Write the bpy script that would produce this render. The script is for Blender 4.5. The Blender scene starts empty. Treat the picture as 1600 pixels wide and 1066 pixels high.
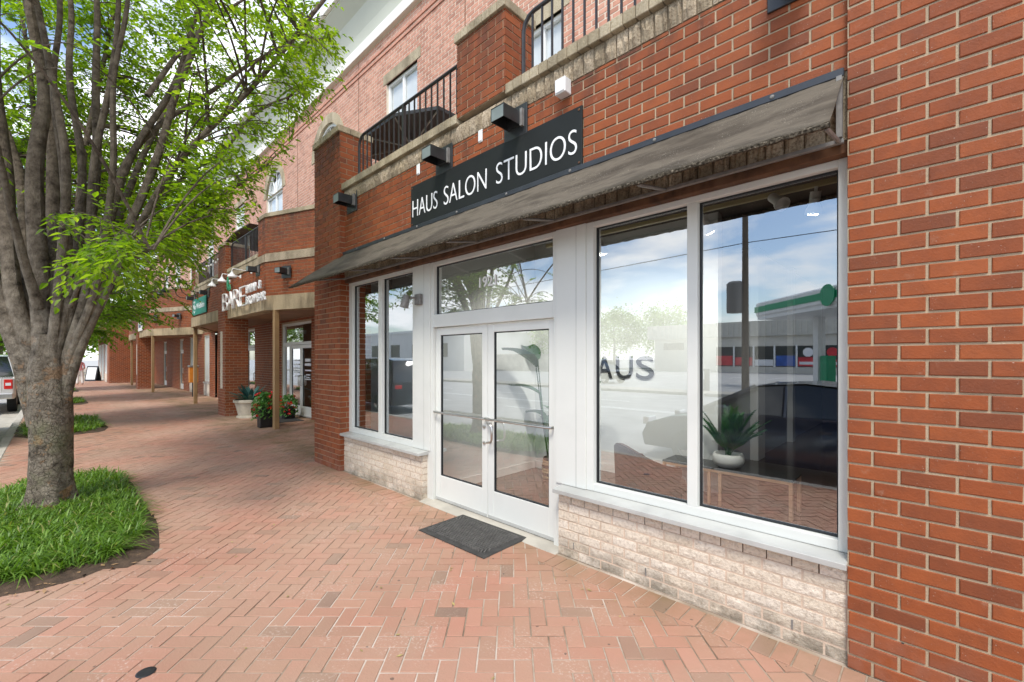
import bpy, bmesh, math, random
import numpy as np
from mathutils import Vector, Matrix

random.seed(7)
RNG = np.random.default_rng(11)
SC = bpy.context.scene
COL = SC.collection

# ------------------------------------------------------------------ camera, sky, sun, exposure
CAM_H, CAM_Y = 1.68, -3.0
TH = math.atan2(715.0, 690.0)
cam_d = bpy.data.cameras.new('camera')
cam_d.sensor_width = 36.0
cam_d.sensor_fit = 'HORIZONTAL'
cam_d.lens = 36.0 * 690.0 / 1600.0
cam_d.shift_y = 28.0 / 1600.0
cam_d.clip_start = 0.05
cam_d.clip_end = 3000.0
cam = bpy.data.objects.new('camera', cam_d)
cam.location = (0, CAM_Y, CAM_H)
cam.rotation_euler = (math.pi / 2, 0, math.pi / 2 - TH)
COL.objects.link(cam)
SC.camera = cam

SUN_EL, SUN_AZ = math.radians(56), math.radians(150)      # azimuth: clockwise from +Y
w = bpy.data.worlds.new('World')
SC.world = w
w.use_nodes = True
nt = w.node_tree
nt.nodes.clear()
def wn(t, **k):
    n = nt.nodes.new(t)
    for a, b in k.items():
        setattr(n, a, b)
    return n
w_out = wn('ShaderNodeOutputWorld')
w_bg = wn('ShaderNodeBackground')
w_bg.inputs['Strength'].default_value = 0.13
sky = wn('ShaderNodeTexSky', sky_type='NISHITA')
sky.sun_disc = False
sky.sun_elevation = SUN_EL
sky.sun_rotation = SUN_AZ
sky.air_density = 1.0
sky.dust_density = 1.0
tc = wn('ShaderNodeTexCoord')
sep = wn('ShaderNodeSeparateXYZ')
nt.links.new(tc.outputs['Generated'], sep.inputs[0])
zz = wn('ShaderNodeMath', operation='ADD'); zz.inputs[1].default_value = 0.18
zm = wn('ShaderNodeMath', operation='MAXIMUM'); zm.inputs[1].default_value = 0.02
nt.links.new(sep.outputs['Z'], zm.inputs[0]); nt.links.new(zm.outputs[0], zz.inputs[0])
cmb = wn('ShaderNodeCombineXYZ')
for a in 'XY':
    dv = wn('ShaderNodeMath', operation='DIVIDE')
    nt.links.new(sep.outputs[a], dv.inputs[0]); nt.links.new(zz.outputs[0], dv.inputs[1])
    nt.links.new(dv.outputs[0], cmb.inputs[a])
cn = wn('ShaderNodeTexNoise')
cn.inputs['Scale'].default_value = 1.3
cn.inputs['Detail'].default_value = 7.0
cn.inputs['Roughness'].default_value = 0.56
cn.inputs['Distortion'].default_value = 0.25
nt.links.new(cmb.outputs[0], cn.inputs['Vector'])
cr = wn('ShaderNodeValToRGB')
cr.color_ramp.elements[0].position = 0.45
cr.color_ramp.elements[1].position = 0.62
nt.links.new(cn.outputs['Fac'], cr.inputs['Fac'])
mx = wn('ShaderNodeMix', data_type='RGBA')
mx.inputs[7].default_value = (7.7, 7.7, 7.8, 1)
nt.links.new(cr.outputs['Color'], mx.inputs[0])
nt.links.new(sky.outputs['Color'], mx.inputs[6])
nt.links.new(mx.outputs[2], w_bg.inputs['Color'])
nt.links.new(w_bg.outputs[0], w_out.inputs['Surface'])

sun_d = bpy.data.lights.new('sun', 'SUN')
sun_d.energy = 1.5
sun_d.angle = math.radians(15)
sun_d.color = (1.0, 0.95, 0.88)
sun = bpy.data.objects.new('sun', sun_d)
sdir = Vector((math.sin(SUN_AZ) * math.cos(SUN_EL), math.cos(SUN_AZ) * math.cos(SUN_EL), math.sin(SUN_EL)))
sun.rotation_euler = (-sdir).to_track_quat('-Z', 'Y').to_euler()
sun.location = (6, -10, 20)
COL.objects.link(sun)

vs = SC.view_settings
vs.view_transform = 'Standard'
vs.look = 'None'
vs.exposure = 1.1
vs.gamma = 1.0
vs.use_curve_mapping = False
SC.render.film_transparent = False
try:
    SC.cycles.use_denoising = True
    SC.cycles.max_bounces = 10
    SC.cycles.transparent_max_bounces = 16
    SC.cycles.sample_clamp_indirect = 6.0
except Exception:
    pass

# ------------------------------------------------------------------ materials
class NT:
    def __init__(s, name):
        s.m = bpy.data.materials.new(name)
        s.m.use_nodes = True
        s.t = s.m.node_tree
        s.t.nodes.clear()
        s.out = s.n('ShaderNodeOutputMaterial')
        s.pos = None
    def n(s, t, **k):
        n = s.t.nodes.new(t)
        for a, b in k.items():
            setattr(n, a, b)
        return n
    def l(s, a, b):
        s.t.links.new(a, b)
    def P(s):
        if s.pos is None:
            s.pos = s.n('ShaderNodeNewGeometry')
        return s.pos
    def noise(s, scale, detail=3.0, rough=.55, vec=None, stretch=None):
        v = vec or s.P().outputs['Position']
        if stretch:
            mp = s.n('ShaderNodeMapping')
            mp.inputs['Scale'].default_value = stretch
            s.l(v, mp.inputs['Vector']); v = mp.outputs[0]
        n = s.n('ShaderNodeTexNoise')
        n.inputs['Scale'].default_value = scale
        n.inputs['Detail'].default_value = detail
        n.inputs['Roughness'].default_value = rough
        s.l(v, n.inputs['Vector'])
        return n.outputs['Fac']
    def ramp(s, fac, stops, const=False):
        r = s.n('ShaderNodeValToRGB')
        e = r.color_ramp.elements
        while len(e) < len(stops):
            e.new(.5)
        for i, (p, c) in enumerate(stops):
            e[i].position = p
            e[i].color = (c[0], c[1], c[2], 1) if isinstance(c, (tuple, list)) else (c, c, c, 1)
        if const:
            r.color_ramp.interpolation = 'CONSTANT'
        s.l(fac, r.inputs['Fac'])
        return r.outputs['Color']
    def mix(s, fac, a, b, mode='MIX'):
        m = s.n('ShaderNodeMix', data_type='RGBA', blend_type=mode)
        for i, v in ((0, fac), (6, a), (7, b)):
            if isinstance(v, (int, float)):
                m.inputs[i].default_value = v if i == 0 else (v, v, v, 1)
            elif isinstance(v, tuple):
                m.inputs[i].default_value = (v[0], v[1], v[2], 1)
            else:
                s.l(v, m.inputs[i])
        return m.outputs[2]
    def math(s, op, a, b=None, clamp=False):
        m = s.n('ShaderNodeMath', operation=op)
        m.use_clamp = clamp
        for i, v in ((0, a), (1, b)):
            if v is None:
                continue
            if isinstance(v, (int, float)):
                m.inputs[i].default_value = v
            else:
                s.l(v, m.inputs[i])
        return m.outputs[0]
    def maprange(s, v, a, b, c=0., d=1.):
        m = s.n('ShaderNodeMapRange')
        m.inputs[1].default_value, m.inputs[2].default_value = a, b
        m.inputs[3].default_value, m.inputs[4].default_value = c, d
        s.l(v, m.inputs[0])
        return m.outputs[0]
    def rnd(s):
        oi = s.n('ShaderNodeObjectInfo')
        a = s.math('ADD', oi.outputs['Random'], s.P().outputs['Random Per Island'])
        return s.math('FRACT', a)
    def bump(s, h, strength=.3, dist=.01):
        b = s.n('ShaderNodeBump')
        b.inputs['Strength'].default_value = strength
        b.inputs['Distance'].default_value = dist
        s.l(h, b.inputs['Height'])
        return b.outputs['Normal']
    def bsdf(s, color, rough=.6, metal=0., normal=None, spec=.5, emit=None, es=1.):
        b = s.n('ShaderNodeBsdfPrincipled')
        if isinstance(color, tuple):
            b.inputs['Base Color'].default_value = (color[0], color[1], color[2], 1)
        else:
            s.l(color, b.inputs['Base Color'])
        if isinstance(rough, (int, float)):
            b.inputs['Roughness'].default_value = rough
        else:
            s.l(rough, b.inputs['Roughness'])
        b.inputs['Metallic'].default_value = metal
        b.inputs['Specular IOR Level'].default_value = spec
        if normal is not None:
            s.l(normal, b.inputs['Normal'])
        if emit:
            b.inputs['Emission Color'].default_value = (emit[0], emit[1], emit[2], 1)
            b.inputs['Emission Strength'].default_value = es
        s.l(b.outputs[0], s.out.inputs['Surface'])
        return b

def simple(name, col, rough=.6, var=.18, ns=6., bump=.0, bs=60., metal=0., spec=.5, emit=None, es=1., dirt=0.):
    t = NT(name)
    if var:
        f = t.noise(ns, 5)
        lo = tuple(c * (1 - var) for c in col); hi = tuple(min(1., c * (1 + var)) for c in col)
        c = t.ramp(f, [(.3, lo), (.7, hi)])
        if dirt:
            g = t.ramp(t.noise(ns * .5, 6, .65), [(.5, 0.), (.75, dirt)])
            c = t.mix(g, c, (.05, .045, .035))
    else:
        c = tuple(col)
    nm = t.bump(t.noise(bs, 4), bump) if bump else None
    t.bsdf(c, rough, metal, nm, spec, emit, es)
    return t.m

def brick_material(name, stops, speck=.5, stain=0., moss=False):
    t = NT(name)
    r = t.rnd()
    col = t.ramp(r, stops)
    col = t.mix(t.ramp(t.noise(7, 4, .6), [(.42, .0), (.72, .6)]), col, t.mix(.6, col, (.085, .032, .02)))
    col = t.mix(t.ramp(t.noise(.8, 3), [(.35, 0.), (.7, .35)]), col, t.mix(1.0, col, (.62, .60, .62), 'MULTIPLY'))
    sm = t.math('MULTIPLY', t.ramp(t.noise(16, 5, .7), [(.60, 0.), (.72, .55)]), t.ramp(t.noise(2.2, 3), [(.45, 0.), (.65, 1.)]))
    col = t.mix(t.math('MULTIPLY', sm, speck), col, (.47, .36, .26))
    # white lime specks
    sp = t.ramp(t.noise(150, 1, .5), [(.72, 0.), (.76, 1.)])
    sp2 = t.ramp(t.noise(7, 3), [(.45, 0.), (.62, 1.)])
    col = t.mix(t.math('MULTIPLY', t.math('MULTIPLY', sp, sp2), speck), col, (.62, .55, .47))
    if stain:
        # dark run-off stains that hang below the caps on street-facing faces
        g = t.P()
        s = t.n('ShaderNodeSeparateXYZ'); t.l(g.outputs['Position'], s.inputs[0])
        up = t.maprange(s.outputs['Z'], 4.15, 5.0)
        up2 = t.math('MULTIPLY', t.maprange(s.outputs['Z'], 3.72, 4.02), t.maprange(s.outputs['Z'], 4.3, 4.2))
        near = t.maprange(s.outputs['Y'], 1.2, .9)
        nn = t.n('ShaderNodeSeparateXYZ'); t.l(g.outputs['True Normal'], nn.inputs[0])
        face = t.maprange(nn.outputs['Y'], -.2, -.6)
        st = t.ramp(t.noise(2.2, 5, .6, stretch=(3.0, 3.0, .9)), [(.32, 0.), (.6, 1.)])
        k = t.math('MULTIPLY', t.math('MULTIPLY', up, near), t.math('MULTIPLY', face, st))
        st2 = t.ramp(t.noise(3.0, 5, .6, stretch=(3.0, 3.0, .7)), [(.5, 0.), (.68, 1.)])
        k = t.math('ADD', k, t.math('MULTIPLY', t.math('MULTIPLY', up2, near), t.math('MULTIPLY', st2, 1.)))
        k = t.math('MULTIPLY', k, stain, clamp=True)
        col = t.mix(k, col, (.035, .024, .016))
        low = t.math('MULTIPLY', t.maprange(s.outputs['Z'], .35, .0), t.ramp(t.noise(6, 4), [(.35, 0.), (.65, .35)]))
        col = t.mix(low, col, (.33, .22, .18))
    h = t.noise(90, 4, .6)
    t.bsdf(col, t.math('ADD', t.math('MULTIPLY', t.noise(30, 2), .25), .6), 0., t.bump(h, .35, .006), .35)
    return t.m

def glass_material(name, tint=(.86, .9, .89), base=.05, gain=1.7):
    t = NT(name)
    tr = t.n('ShaderNodeBsdfTransparent'); tr.inputs[0].default_value = (*tint, 1)
    gl = t.n('ShaderNodeBsdfGlossy'); gl.inputs['Roughness'].default_value = 0.0
    gl.inputs['Color'].default_value = (.93, .97, 1, 1)
    dt = t.n('ShaderNodeVectorMath', operation='DOT_PRODUCT')
    t.l(t.P().outputs['Incoming'], dt.inputs[0]); t.l(t.P().outputs['True Normal'], dt.inputs[1])
    k = t.math('SUBTRACT', 1., t.math('ABSOLUTE', dt.outputs['Value']), clamp=True)
    fr = t.math('ADD', t.math('MULTIPLY', t.math('POWER', k, 5.), .957), .043)     # two-sided Schlick
    f = t.math('ADD', t.math('MULTIPLY', fr, gain), base, clamp=True)
    nz = t.bump(t.noise(.7, 1), .008, .02)
    t.l(nz, gl.inputs['Normal'])
    mx = t.n('ShaderNodeMixShader')
    t.l(f, mx.inputs[0]); t.l(tr.outputs[0], mx.inputs[1]); t.l(gl.outputs[0], mx.inputs[2])
    t.l(mx.outputs[0], t.out.inputs['Surface'])
    return t.m

def leaf_material(name, stops, trans=.5):
    t = NT(name)
    r = t.P().outputs['Random Per Island']
    col = t.ramp(r, stops)
    col = t.mix(t.ramp(t.noise(1.1, 2), [(.35, 0.), (.65, .6)]), col, t.mix(.5, col, stops[0][1]))
    b = t.n('ShaderNodeBsdfPrincipled')
    t.l(col, b.inputs['Base Color']); b.inputs['Roughness'].default_value = .45
    tl = t.n('ShaderNodeBsdfTranslucent')
    t.l(t.mix(1.0, col, (1.35, 1.3, .55), 'MULTIPLY'), tl.inputs['Color'])
    ms = t.n('ShaderNodeMixShader'); ms.inputs[0].default_value = trans
    t.l(b.outputs[0], ms.inputs[1]); t.l(tl.outputs[0], ms.inputs[2])
    t.l(ms.outputs[0], t.out.inputs['Surface'])
    return t.m

M = {}
BR = [(0., (.19, .055, .022)), (.06, (.225, .061, .021)), (.25, (.265, .067, .020)), (.6, (.295, .075, .021)), (.88, (.315, .084, .024)), (1., (.25, .064, .021))]
M['brick'] = brick_material('brick_red', BR, .6, .72)
M['brick_up_lit'] = brick_material('brick_upper_lit', [(0., (.46, .22, .15)), (.2, (.56, .27, .185)), (.6, (.61, .305, .21)), (1., (.64, .34, .245))], .3, 0.)  # same red brick, paled: the brighter light up there is painted into its colour
M['cream'] = None
def cream_mat():
    t = NT('cream_split_brick')
    r = t.rnd()
    c = t.ramp(r, [(0., (.66, .57, .45)), (.5, (.71, .62, .50)), (1., (.75, .67, .56))])
    c = t.mix(t.ramp(t.noise(55, 3, .6), [(.48, 0.), (.7, .55)]), c, (.33, .25, .18))
    c = t.mix(t.ramp(t.noise(110, 2, .5), [(.66, 0.), (.72, .8)]), c, (.86, .82, .74))
    s = t.n('ShaderNodeSeparateXYZ'); t.l(t.P().outputs['Position'], s.inputs[0])
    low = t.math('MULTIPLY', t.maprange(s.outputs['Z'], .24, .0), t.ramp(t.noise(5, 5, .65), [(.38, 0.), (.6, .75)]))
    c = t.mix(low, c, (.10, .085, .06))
    h = t.noise(60, 5, .65)
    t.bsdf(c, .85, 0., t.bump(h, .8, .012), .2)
    return t.m
M['cream'] = cream_mat()
def split_mat(name, lo, hi, dark):
    t = NT(name)
    c = t.ramp(t.rnd(), [(0., lo), (1., hi)])
    c = t.mix(t.ramp(t.noise(70, 4, .7), [(.46, 0.), (.64, .75)]), c, dark)
    st = t.ramp(t.noise(1.6, 4, .6, stretch=(2, 2, .6)), [(.42, 0.), (.68, .6)])
    c = t.mix(st, c, (.07, .052, .03))
    t.bsdf(c, .9, 0., t.bump(t.noise(80, 4, .7), .9, .012), .2)
    return t.m
M['split'] = split_mat('split_face_tan', (.42, .34, .23), (.58, .48, .35), (.17, .12, .075))
M['cap'] = split_mat('cap_stone', (.44, .37, .25), (.53, .455, .325), (.34, .27, .17))
M['beam'] = split_mat('precast_beam', (.44, .34, .21), (.54, .43, .28), (.36, .27, .16))
M['mortar'] = simple('mortar', (.40, .31, .205), .9, .15, 12, .4, 120)
M['mortar_up_lit'] = simple('mortar_upper_lit', (.70, .60, .48), .9, .1, 12)  # mortar paled to go with it, brightness painted in
M['mortar_cream'] = simple('mortar_cream', (.60, .47, .36), .9, .15, 12, .4, 120)
M['white_alu'] = simple('white_aluminium', (.665, .675, .635), .35, .05, 3, .02, 30, spec=.5, dirt=.12)
M['white_door'] = simple('white_door_paint', (.69, .70, .66), .35, .05, 2, .02, 30, dirt=.12)
M['sill'] = simple('sill_metal', (.45, .455, .43), .38, .14, 5, dirt=.35)
M['gasket'] = simple('black_gasket', (.012, .014, .016), .5, 0)
M['steel'] = simple('brushed_steel', (.62, .60, .57), .28, .08, 20, metal=1.)
M['copper'] = simple('rose_steel', (.74, .50, .34), .3, .05, 20, metal=.35)
M['black_metal'] = simple('black_metal', (.018, .018, .02), .45, .3, 14, .1, 60)
M['rail'] = simple('railing_paint', (.022, .021, .022), .42, .3, 20, .15, 80)
M['fixture'] = simple('fixture_black', (.03, .032, .033), .35, .3, 10)
M['fixture_in'] = simple('fixture_reflector', (.20, .235, .225), .35, .1, 10)
M['sign_black'] = simple('sign_board', (.016, .018, .017), .55, .12, 3, spec=.25)
M['white_letter'] = simple('white_letter', (.85, .85, .84), .5, .03, 5)
M['white'] = simple('white_paint', (.78, .78, .76), .5, .06, 3)
M['grey_metal'] = simple('grey_fixture', (.20, .19, .175), .5, .2, 25)
M['rust'] = simple('rust', (.11, .048, .02), .85, .55, 9, dirt=.5)
M['post'] = simple('tan_post', (.34, .21, .095), .55, .15, 4, .05, 50, dirt=.1)
M['soffit'] = simple('brown_soffit', (.30, .17, .09), .6, .2, 2)
M['fasc'] = simple('cornice_white', (.80, .78, .72), .6, .05, 1)
M['frieze'] = simple('cornice_sage', (.50, .51, .43), .7, .06, .7)
M['concrete'] = simple('concrete', (.43, .40, .34), .85, .2, 5, .3, 90, dirt=.25)
M['kerb'] = simple('kerb_concrete', (.46, .43, .37), .85, .2, 3, .3, 60, dirt=.2)
M['rubber'] = simple('rubber_mat', (.045, .043, .040), .75, .35, 12, .2, 120)
M['glass'] = glass_material('storefront_glass', (.84, .89, .89), .27, 2.0)
M['glass_up'] = glass_material('upper_glass', (.93, .95, .96), .03, 1.0)
M['glass_dark'] = glass_material('car_glass', (.12, .14, .14), .05, 1.6)
M['blind'] = simple('white_blind', (.74, .74, .72), .8, .05, 4)
M['wallpaint'] = simple('interior_white', (.74, .75, .74), .7, .03, 1)
M['wallgrey'] = simple('interior_grey', (.30, .31, .33), .7, .04, 1)
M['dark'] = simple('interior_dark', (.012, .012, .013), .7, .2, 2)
M['floor_in'] = simple('stained_concrete', (.10, .055, .04), .18, .35, 1.6, dirt=.3)
M['asphalt'] = simple('asphalt', (.40, .395, .38), .9, .2, 1.2, .4, 120, dirt=.15)
M['soil'] = simple('soil', (.075, .048, .03), .95, .4, 14, .9, 90)
def awning_mat():
    t = NT('weathered_canvas')
    a = t.noise(1.3, 7, .68, stretch=(.7, 2.6, 2.6))
    c = t.ramp(a, [(.25, (.030, .024, .017)), (.42, (.068, .056, .042)), (.55, (.128, .108, .082)), (.66, (.070, .059, .045)), (.82, (.034, .028, .02))])
    s = t.ramp(t.noise(120, 3, .6), [(.62, 0.), (.7, .55)])
    c = t.mix(t.math('MULTIPLY', s, t.ramp(t.noise(3, 3), [(.45, 0.), (.6, 1.)])), c, (.55, .50, .42))
    t.bsdf(c, .85, 0., t.bump(t.noise(140, 3), .35, .004), .2)
    return t.m
M['canvas'] = awning_mat()
def bark_mat():
    t = NT('zelkova_bark')
    a = t.noise(9, 6, .65)
    c = t.ramp(a, [(.28, (.05, .04, .029)), (.42, (.165, .135, .102)), (.66, (.33, .28, .215))])
    vo = t.n('ShaderNodeTexVoronoi', feature='DISTANCE_TO_EDGE'); vo.inputs['Scale'].default_value = 21.
    wv = t.n('ShaderNodeVectorMath', operation='MULTIPLY_ADD'); nz_ = t.n('ShaderNodeTexNoise'); nz_.inputs['Scale'].default_value = 6.; t.l(t.P().outputs['Position'], nz_.inputs['Vector'])
    t.l(nz_.outputs['Color'], wv.inputs[0]); wv.inputs[1].default_value = (.22, .22, .22); t.l(t.P().outputs['Position'], wv.inputs[2]); t.l(wv.outputs[0], vo.inputs['Vector'])
    crack = t.ramp(vo.outputs['Distance'], [(.0, 1.), (.06, 0.)])
    fl = t.ramp(t.noise(5, 5, .7), [(.57, 0.), (.61, .8)])
    s = t.n('ShaderNodeSeparateXYZ'); t.l(t.P().outputs['Position'], s.inputs[0])
    low = t.maprange(s.outputs['Z'], 2.2, 1.2)
    c = t.mix(t.math('MULTIPLY', fl, low), c, (.36, .21, .11))
    c = t.mix(t.math('MULTIPLY', crack, t.math('MULTIPLY', low, t.ramp(t.noise(4, 3), [(.4, 0.), (.65, .5)]))), c, (.035, .028, .02))
    hi = t.maprange(s.outputs['Z'], 1.9, 3.2, 0., .62)  # shade on the upper limbs, painted into the bark colour
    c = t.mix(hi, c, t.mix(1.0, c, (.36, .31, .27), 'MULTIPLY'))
    ln = t.ramp(t.noise(3.0, 5, .6), [(.56, 0.), (.7, .6)])
    c = t.mix(t.math('MULTIPLY', ln, low), c, (.20, .20, .11))
    h = t.math('ADD', t.noise(22, 6, .7, stretch=(1, 1, .7)), t.math('MULTIPLY', t.noise(6, 4, .6), .8))
    h = t.math('SUBTRACT', h, t.math('MULTIPLY', crack, t.math('MULTIPLY', low, .35)))
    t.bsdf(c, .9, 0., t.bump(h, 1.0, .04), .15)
    return t.m
M['bark'] = bark_mat()

def paver_mat():
    t = NT('clay_paver')
    r = t.rnd()
    c = t.ramp(r, [(0., (.23, .155, .115)), (.04, (.28, .18, .13)), (.08, (.37, .205, .14)), (.3, (.42, .215, .148)), (.6, (.46, .228, .16)), (.85, (.43, .245, .168)), (1., (.49, .245, .175))])
    dirt = t.ramp(t.noise(1.1, 6, .62), [(.40, 0.), (.68, .55)])
    c = t.mix(dirt, c, (.27, .19, .12))
    # mortar haze and lime smears left on the bricks
    hz = t.math('MULTIPLY', t.ramp(t.noise(60, 4, .65), [(.54, 0.), (.66, 1.)]), t.ramp(t.noise(2.3, 4, .6), [(.50, 0.), (.66, .8)]))
    c = t.mix(hz, c, (.66, .60, .53))
    pale = t.ramp(t.noise(.55, 4, .5), [(.36, .08), (.66, .5)])
    c = t.mix(pale, c, (.60, .43, .33))
    gum = t.math('MULTIPLY', t.ramp(t.noise(24, 0, .5), [(.835, 0.), (.845, .7)]), 1.)
    c = t.mix(gum, c, (.10, .085, .07))
    s = t.n('ShaderNodeSeparateXYZ'); t.l(t.P().outputs['Position'], s.inputs[0])
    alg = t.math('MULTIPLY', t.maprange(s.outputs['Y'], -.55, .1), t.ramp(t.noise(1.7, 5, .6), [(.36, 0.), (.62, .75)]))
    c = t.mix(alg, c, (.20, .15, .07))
    c = t.mix(1.0, c, (.90, .86, .84), 'MULTIPLY')
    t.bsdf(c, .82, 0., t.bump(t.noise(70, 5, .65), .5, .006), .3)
    return t.m
M['paver'] = paver_mat()
def joint_mat():
    t = NT('paver_joint')
    f = t.noise(1.4, 5, .6)
    c = t.ramp(f, [(.34, (.17, .13, .09)), (.48, (.36, .29, .22)), (.64, (.60, .53, .46))])
    t.bsdf(c, .95, 0., t.bump(t.noise(120, 3), .5, .005), .1)
    return t.m
M['joint'] = joint_mat()

# ------------------------------------------------------------------ geometry helpers
def link(o, parent=None):
    COL.objects.link(o)
    if parent is not None:
        o.parent = parent
    return o

def empty(name, loc=(0, 0, 0), rz=0.):
    o = bpy.data.objects.new(name, None)
    o.location = loc
    o.rotation_euler = (0, 0, rz)
    o.empty_display_size = .1
    return link(o)

def tag(o, label=None, cat=None, group=None, kind=None):
    if label: o['label'] = label
    if cat: o['category'] = cat
    if group: o['group'] = group
    if kind: o['kind'] = kind
    return o

class MB:
    def __init__(s):
        s.v = []; s.f = []; s.mi = []; s.cur = 0
    def add(s, vs, fs):
        b = len(s.v)
        s.v.extend([tuple(p) for p in vs])
        for f in fs:
            s.f.append(tuple(b + i for i in f)); s.mi.append(s.cur)
        return s
    def box(s, x0, x1, y0, y1, z0, z1):
        return s.add([(x0, y0, z0), (x1, y0, z0), (x1, y1, z0), (x0, y1, z0), (x0, y0, z1), (x1, y0, z1), (x1, y1, z1), (x0, y1, z1)],
                     [(3, 2, 1, 0), (4, 5, 6, 7), (0, 1, 5, 4), (1, 2, 6, 5), (2, 3, 7, 6), (3, 0, 4, 7)])
    def quad(s, a, b, c, d):
        return s.add([a, b, c, d], [(0, 1, 2, 3)])
    def prism(s, poly, ext, axis='y'):
        """poly: list of 2-D points (x,z for axis y; y,z for axis x; x,y for axis z); ext=(a,b)"""
        def p(q, e):
            return {'y': (q[0], e, q[1]), 'x': (e, q[0], q[1]), 'z': (q[0], q[1], e)}[axis]
        n = len(poly)
        vs = [p(q, ext[0]) for q in poly] + [p(q, ext[1]) for q in poly]
        fs = [tuple(range(n)), tuple(range(2 * n - 1, n - 1, -1))]
        for i in range(n):
            j = (i + 1) % n
            fs.append((i, i + n, j + n, j))
        return s.add(vs, fs)
    def tube(s, pts, rad, n=8, caps=True):
        pts = [Vector(p) for p in pts]
        m = len(pts)
        if not isinstance(rad, (list, tuple)):
            rad = [rad] * m
        rings = []
        up = None
        for i, p in enumerate(pts):
            d = (pts[min(i + 1, m - 1)] - pts[max(i - 1, 0)])
            d = d.normalized() if d.length > 1e-9 else Vector((0, 0, 1))
            if up is None:
                up = Vector((0, 0, 1)) if abs(d.z) < .9 else Vector((1, 0, 0))
            a = d.cross(up)
            if a.length < 1e-6:
                a = d.cross(Vector((1, .3, 0)))
            a.normalize(); b = a.cross(d).normalized(); up = b
            rings.append([p + (a * math.cos(2 * math.pi * k / n) + b * math.sin(2 * math.pi * k / n)) * rad[i] for k in range(n)])
        vs = [q for r in rings for q in r]
        fs = []
        for i in range(m - 1):
            for k in range(n):
                k2 = (k + 1) % n
                fs.append((i * n + k, i * n + k2, (i + 1) * n + k2, (i + 1) * n + k))
        if caps:
            fs.append(tuple(range(n - 1, -1, -1))); fs.append(tuple((m - 1) * n + k for k in range(n)))
        return s.add(vs, fs)
    def lathe(s, prof, c=(0, 0, 0), n=24, cap=True):
        vs = []; fs = []
        for r, z in prof:
            for k in range(n):
                a = 2 * math.pi * k / n
                vs.append((c[0] + r * math.cos(a), c[1] + r * math.sin(a), c[2] + z))
        m = len(prof)
        for i in range(m - 1):
            for k in range(n):
                k2 = (k + 1) % n
                fs.append((i * n + k, i * n + k2, (i + 1) * n + k2, (i + 1) * n + k))
        if cap:
            fs.append(tuple(range(n - 1, -1, -1))); fs.append(tuple((m - 1) * n + k for k in range(n)))
        return s.add(vs, fs)
    def mesh(s, name, bevel=0., smooth=False, seg=1, fix=True):
        me = bpy.data.meshes.new(name)
        me.from_pydata(s.v, [], s.f)
        if any(s.mi):
            me.polygons.foreach_set('material_index', s.mi)
        if bevel or fix:
            bm = bmesh.new(); bm.from_mesh(me)
            if fix:
                bmesh.ops.recalc_face_normals(bm, faces=bm.faces)
            if bevel:
                es = [e for e in bm.edges if len(e.link_faces) == 2 and e.calc_face_angle(0) > .6]
                bmesh.ops.bevel(bm, geom=es, offset=bevel, segments=seg, affect='EDGES', clamp_overlap=True)
            bm.to_mesh(me); bm.free()
        if smooth:
            me.polygons.foreach_set('use_smooth', [True] * len(me.polygons))
            try:
                me.set_sharp_from_angle(angle=math.radians(40))
            except Exception:
                pass
        me.update()
        return me
    def build(s, name, mat, parent=None, bevel=0., smooth=False, seg=1, loc=None, rz=None, fix=True):
        me = s.mesh(name, bevel, smooth, seg, fix)
        for m in (mat if isinstance(mat, (list, tuple)) else [mat]):
            me.materials.append(M[m] if isinstance(m, str) else m)
        o = bpy.data.objects.new(name, me)
        if loc: o.location = loc
        if rz is not None: o.rotation_euler = (0, 0, rz)
        return link(o, parent)

def text_mesh(s, size=1., extrude=.01, width=None, height=None, offset=0., spacing=1.):
    cu = bpy.data.curves.new('lettering', 'FONT')
    cu.body = s; cu.size = size; cu.extrude = extrude; cu.offset = offset
    cu.space_character = spacing
    cu.align_x = 'LEFT'; cu.resolution_u = 6
    o = bpy.data.objects.new('lettering_tmp', cu)
    COL.objects.link(o)
    dg = bpy.context.evaluated_depsgraph_get(); dg.update()
    me = bpy.data.meshes.new_from_object(o.evaluated_get(dg))
    bpy.data.objects.remove(o); bpy.data.curves.remove(cu)
    n = len(me.vertices)
    co = np.empty(n * 3, 'f4'); me.vertices.foreach_get('co', co); co = co.reshape(-1, 3)
    co[:, :2] -= co[:, :2].min(0)
    ext = co[:, :2].max(0)
    if width: co[:, 0] *= width / ext[0]
    if height: co[:, 1] *= height / ext[1]
    # stand the text up: x along wall, z up, faces -y
    out = np.stack([co[:, 0], -co[:, 2], co[:, 1]], 1)
    me.vertices.foreach_set('co', out.astype('f4').ravel())
    me.update()
    return me

def text(name, s, loc, mat, parent, alpha=0., **k):
    me = text_mesh(s, **k)
    me.materials.append(M[mat] if isinstance(mat, str) else mat)
    o = bpy.data.objects.new(name, me)
    o.location = loc; o.rotation_euler = (0, 0, alpha)
    return link(o, parent)

def mesh_np(name, V, F, mat, parent=None, kind=None, mats=None):
    """V (n,3) float, F (m,4) int quads"""
    me = bpy.data.meshes.new(name)
    me.vertices.add(len(V)); me.vertices.foreach_set('co', np.asarray(V, 'f4').ravel())
    k = F.shape[1]
    me.loops.add(F.size); me.loops.foreach_set('vertex_index', np.asarray(F, 'i4').ravel())
    me.polygons.add(len(F))
    me.polygons.foreach_set('loop_start', np.arange(0, F.size, k, dtype='i4'))
    me.polygons.foreach_set('use_smooth', [False] * len(F))
    me.update(calc_edges=True)
    me.materials.append(M[mat] if isinstance(mat, str) else mat)
    o = bpy.data.objects.new(name, me)
    if kind: o['kind'] = kind
    return link(o, parent)

# ------------------------------------------------------------------ brick walls
CO, BL, JT, DP = .0797, .2106, .0125, .007

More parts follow.
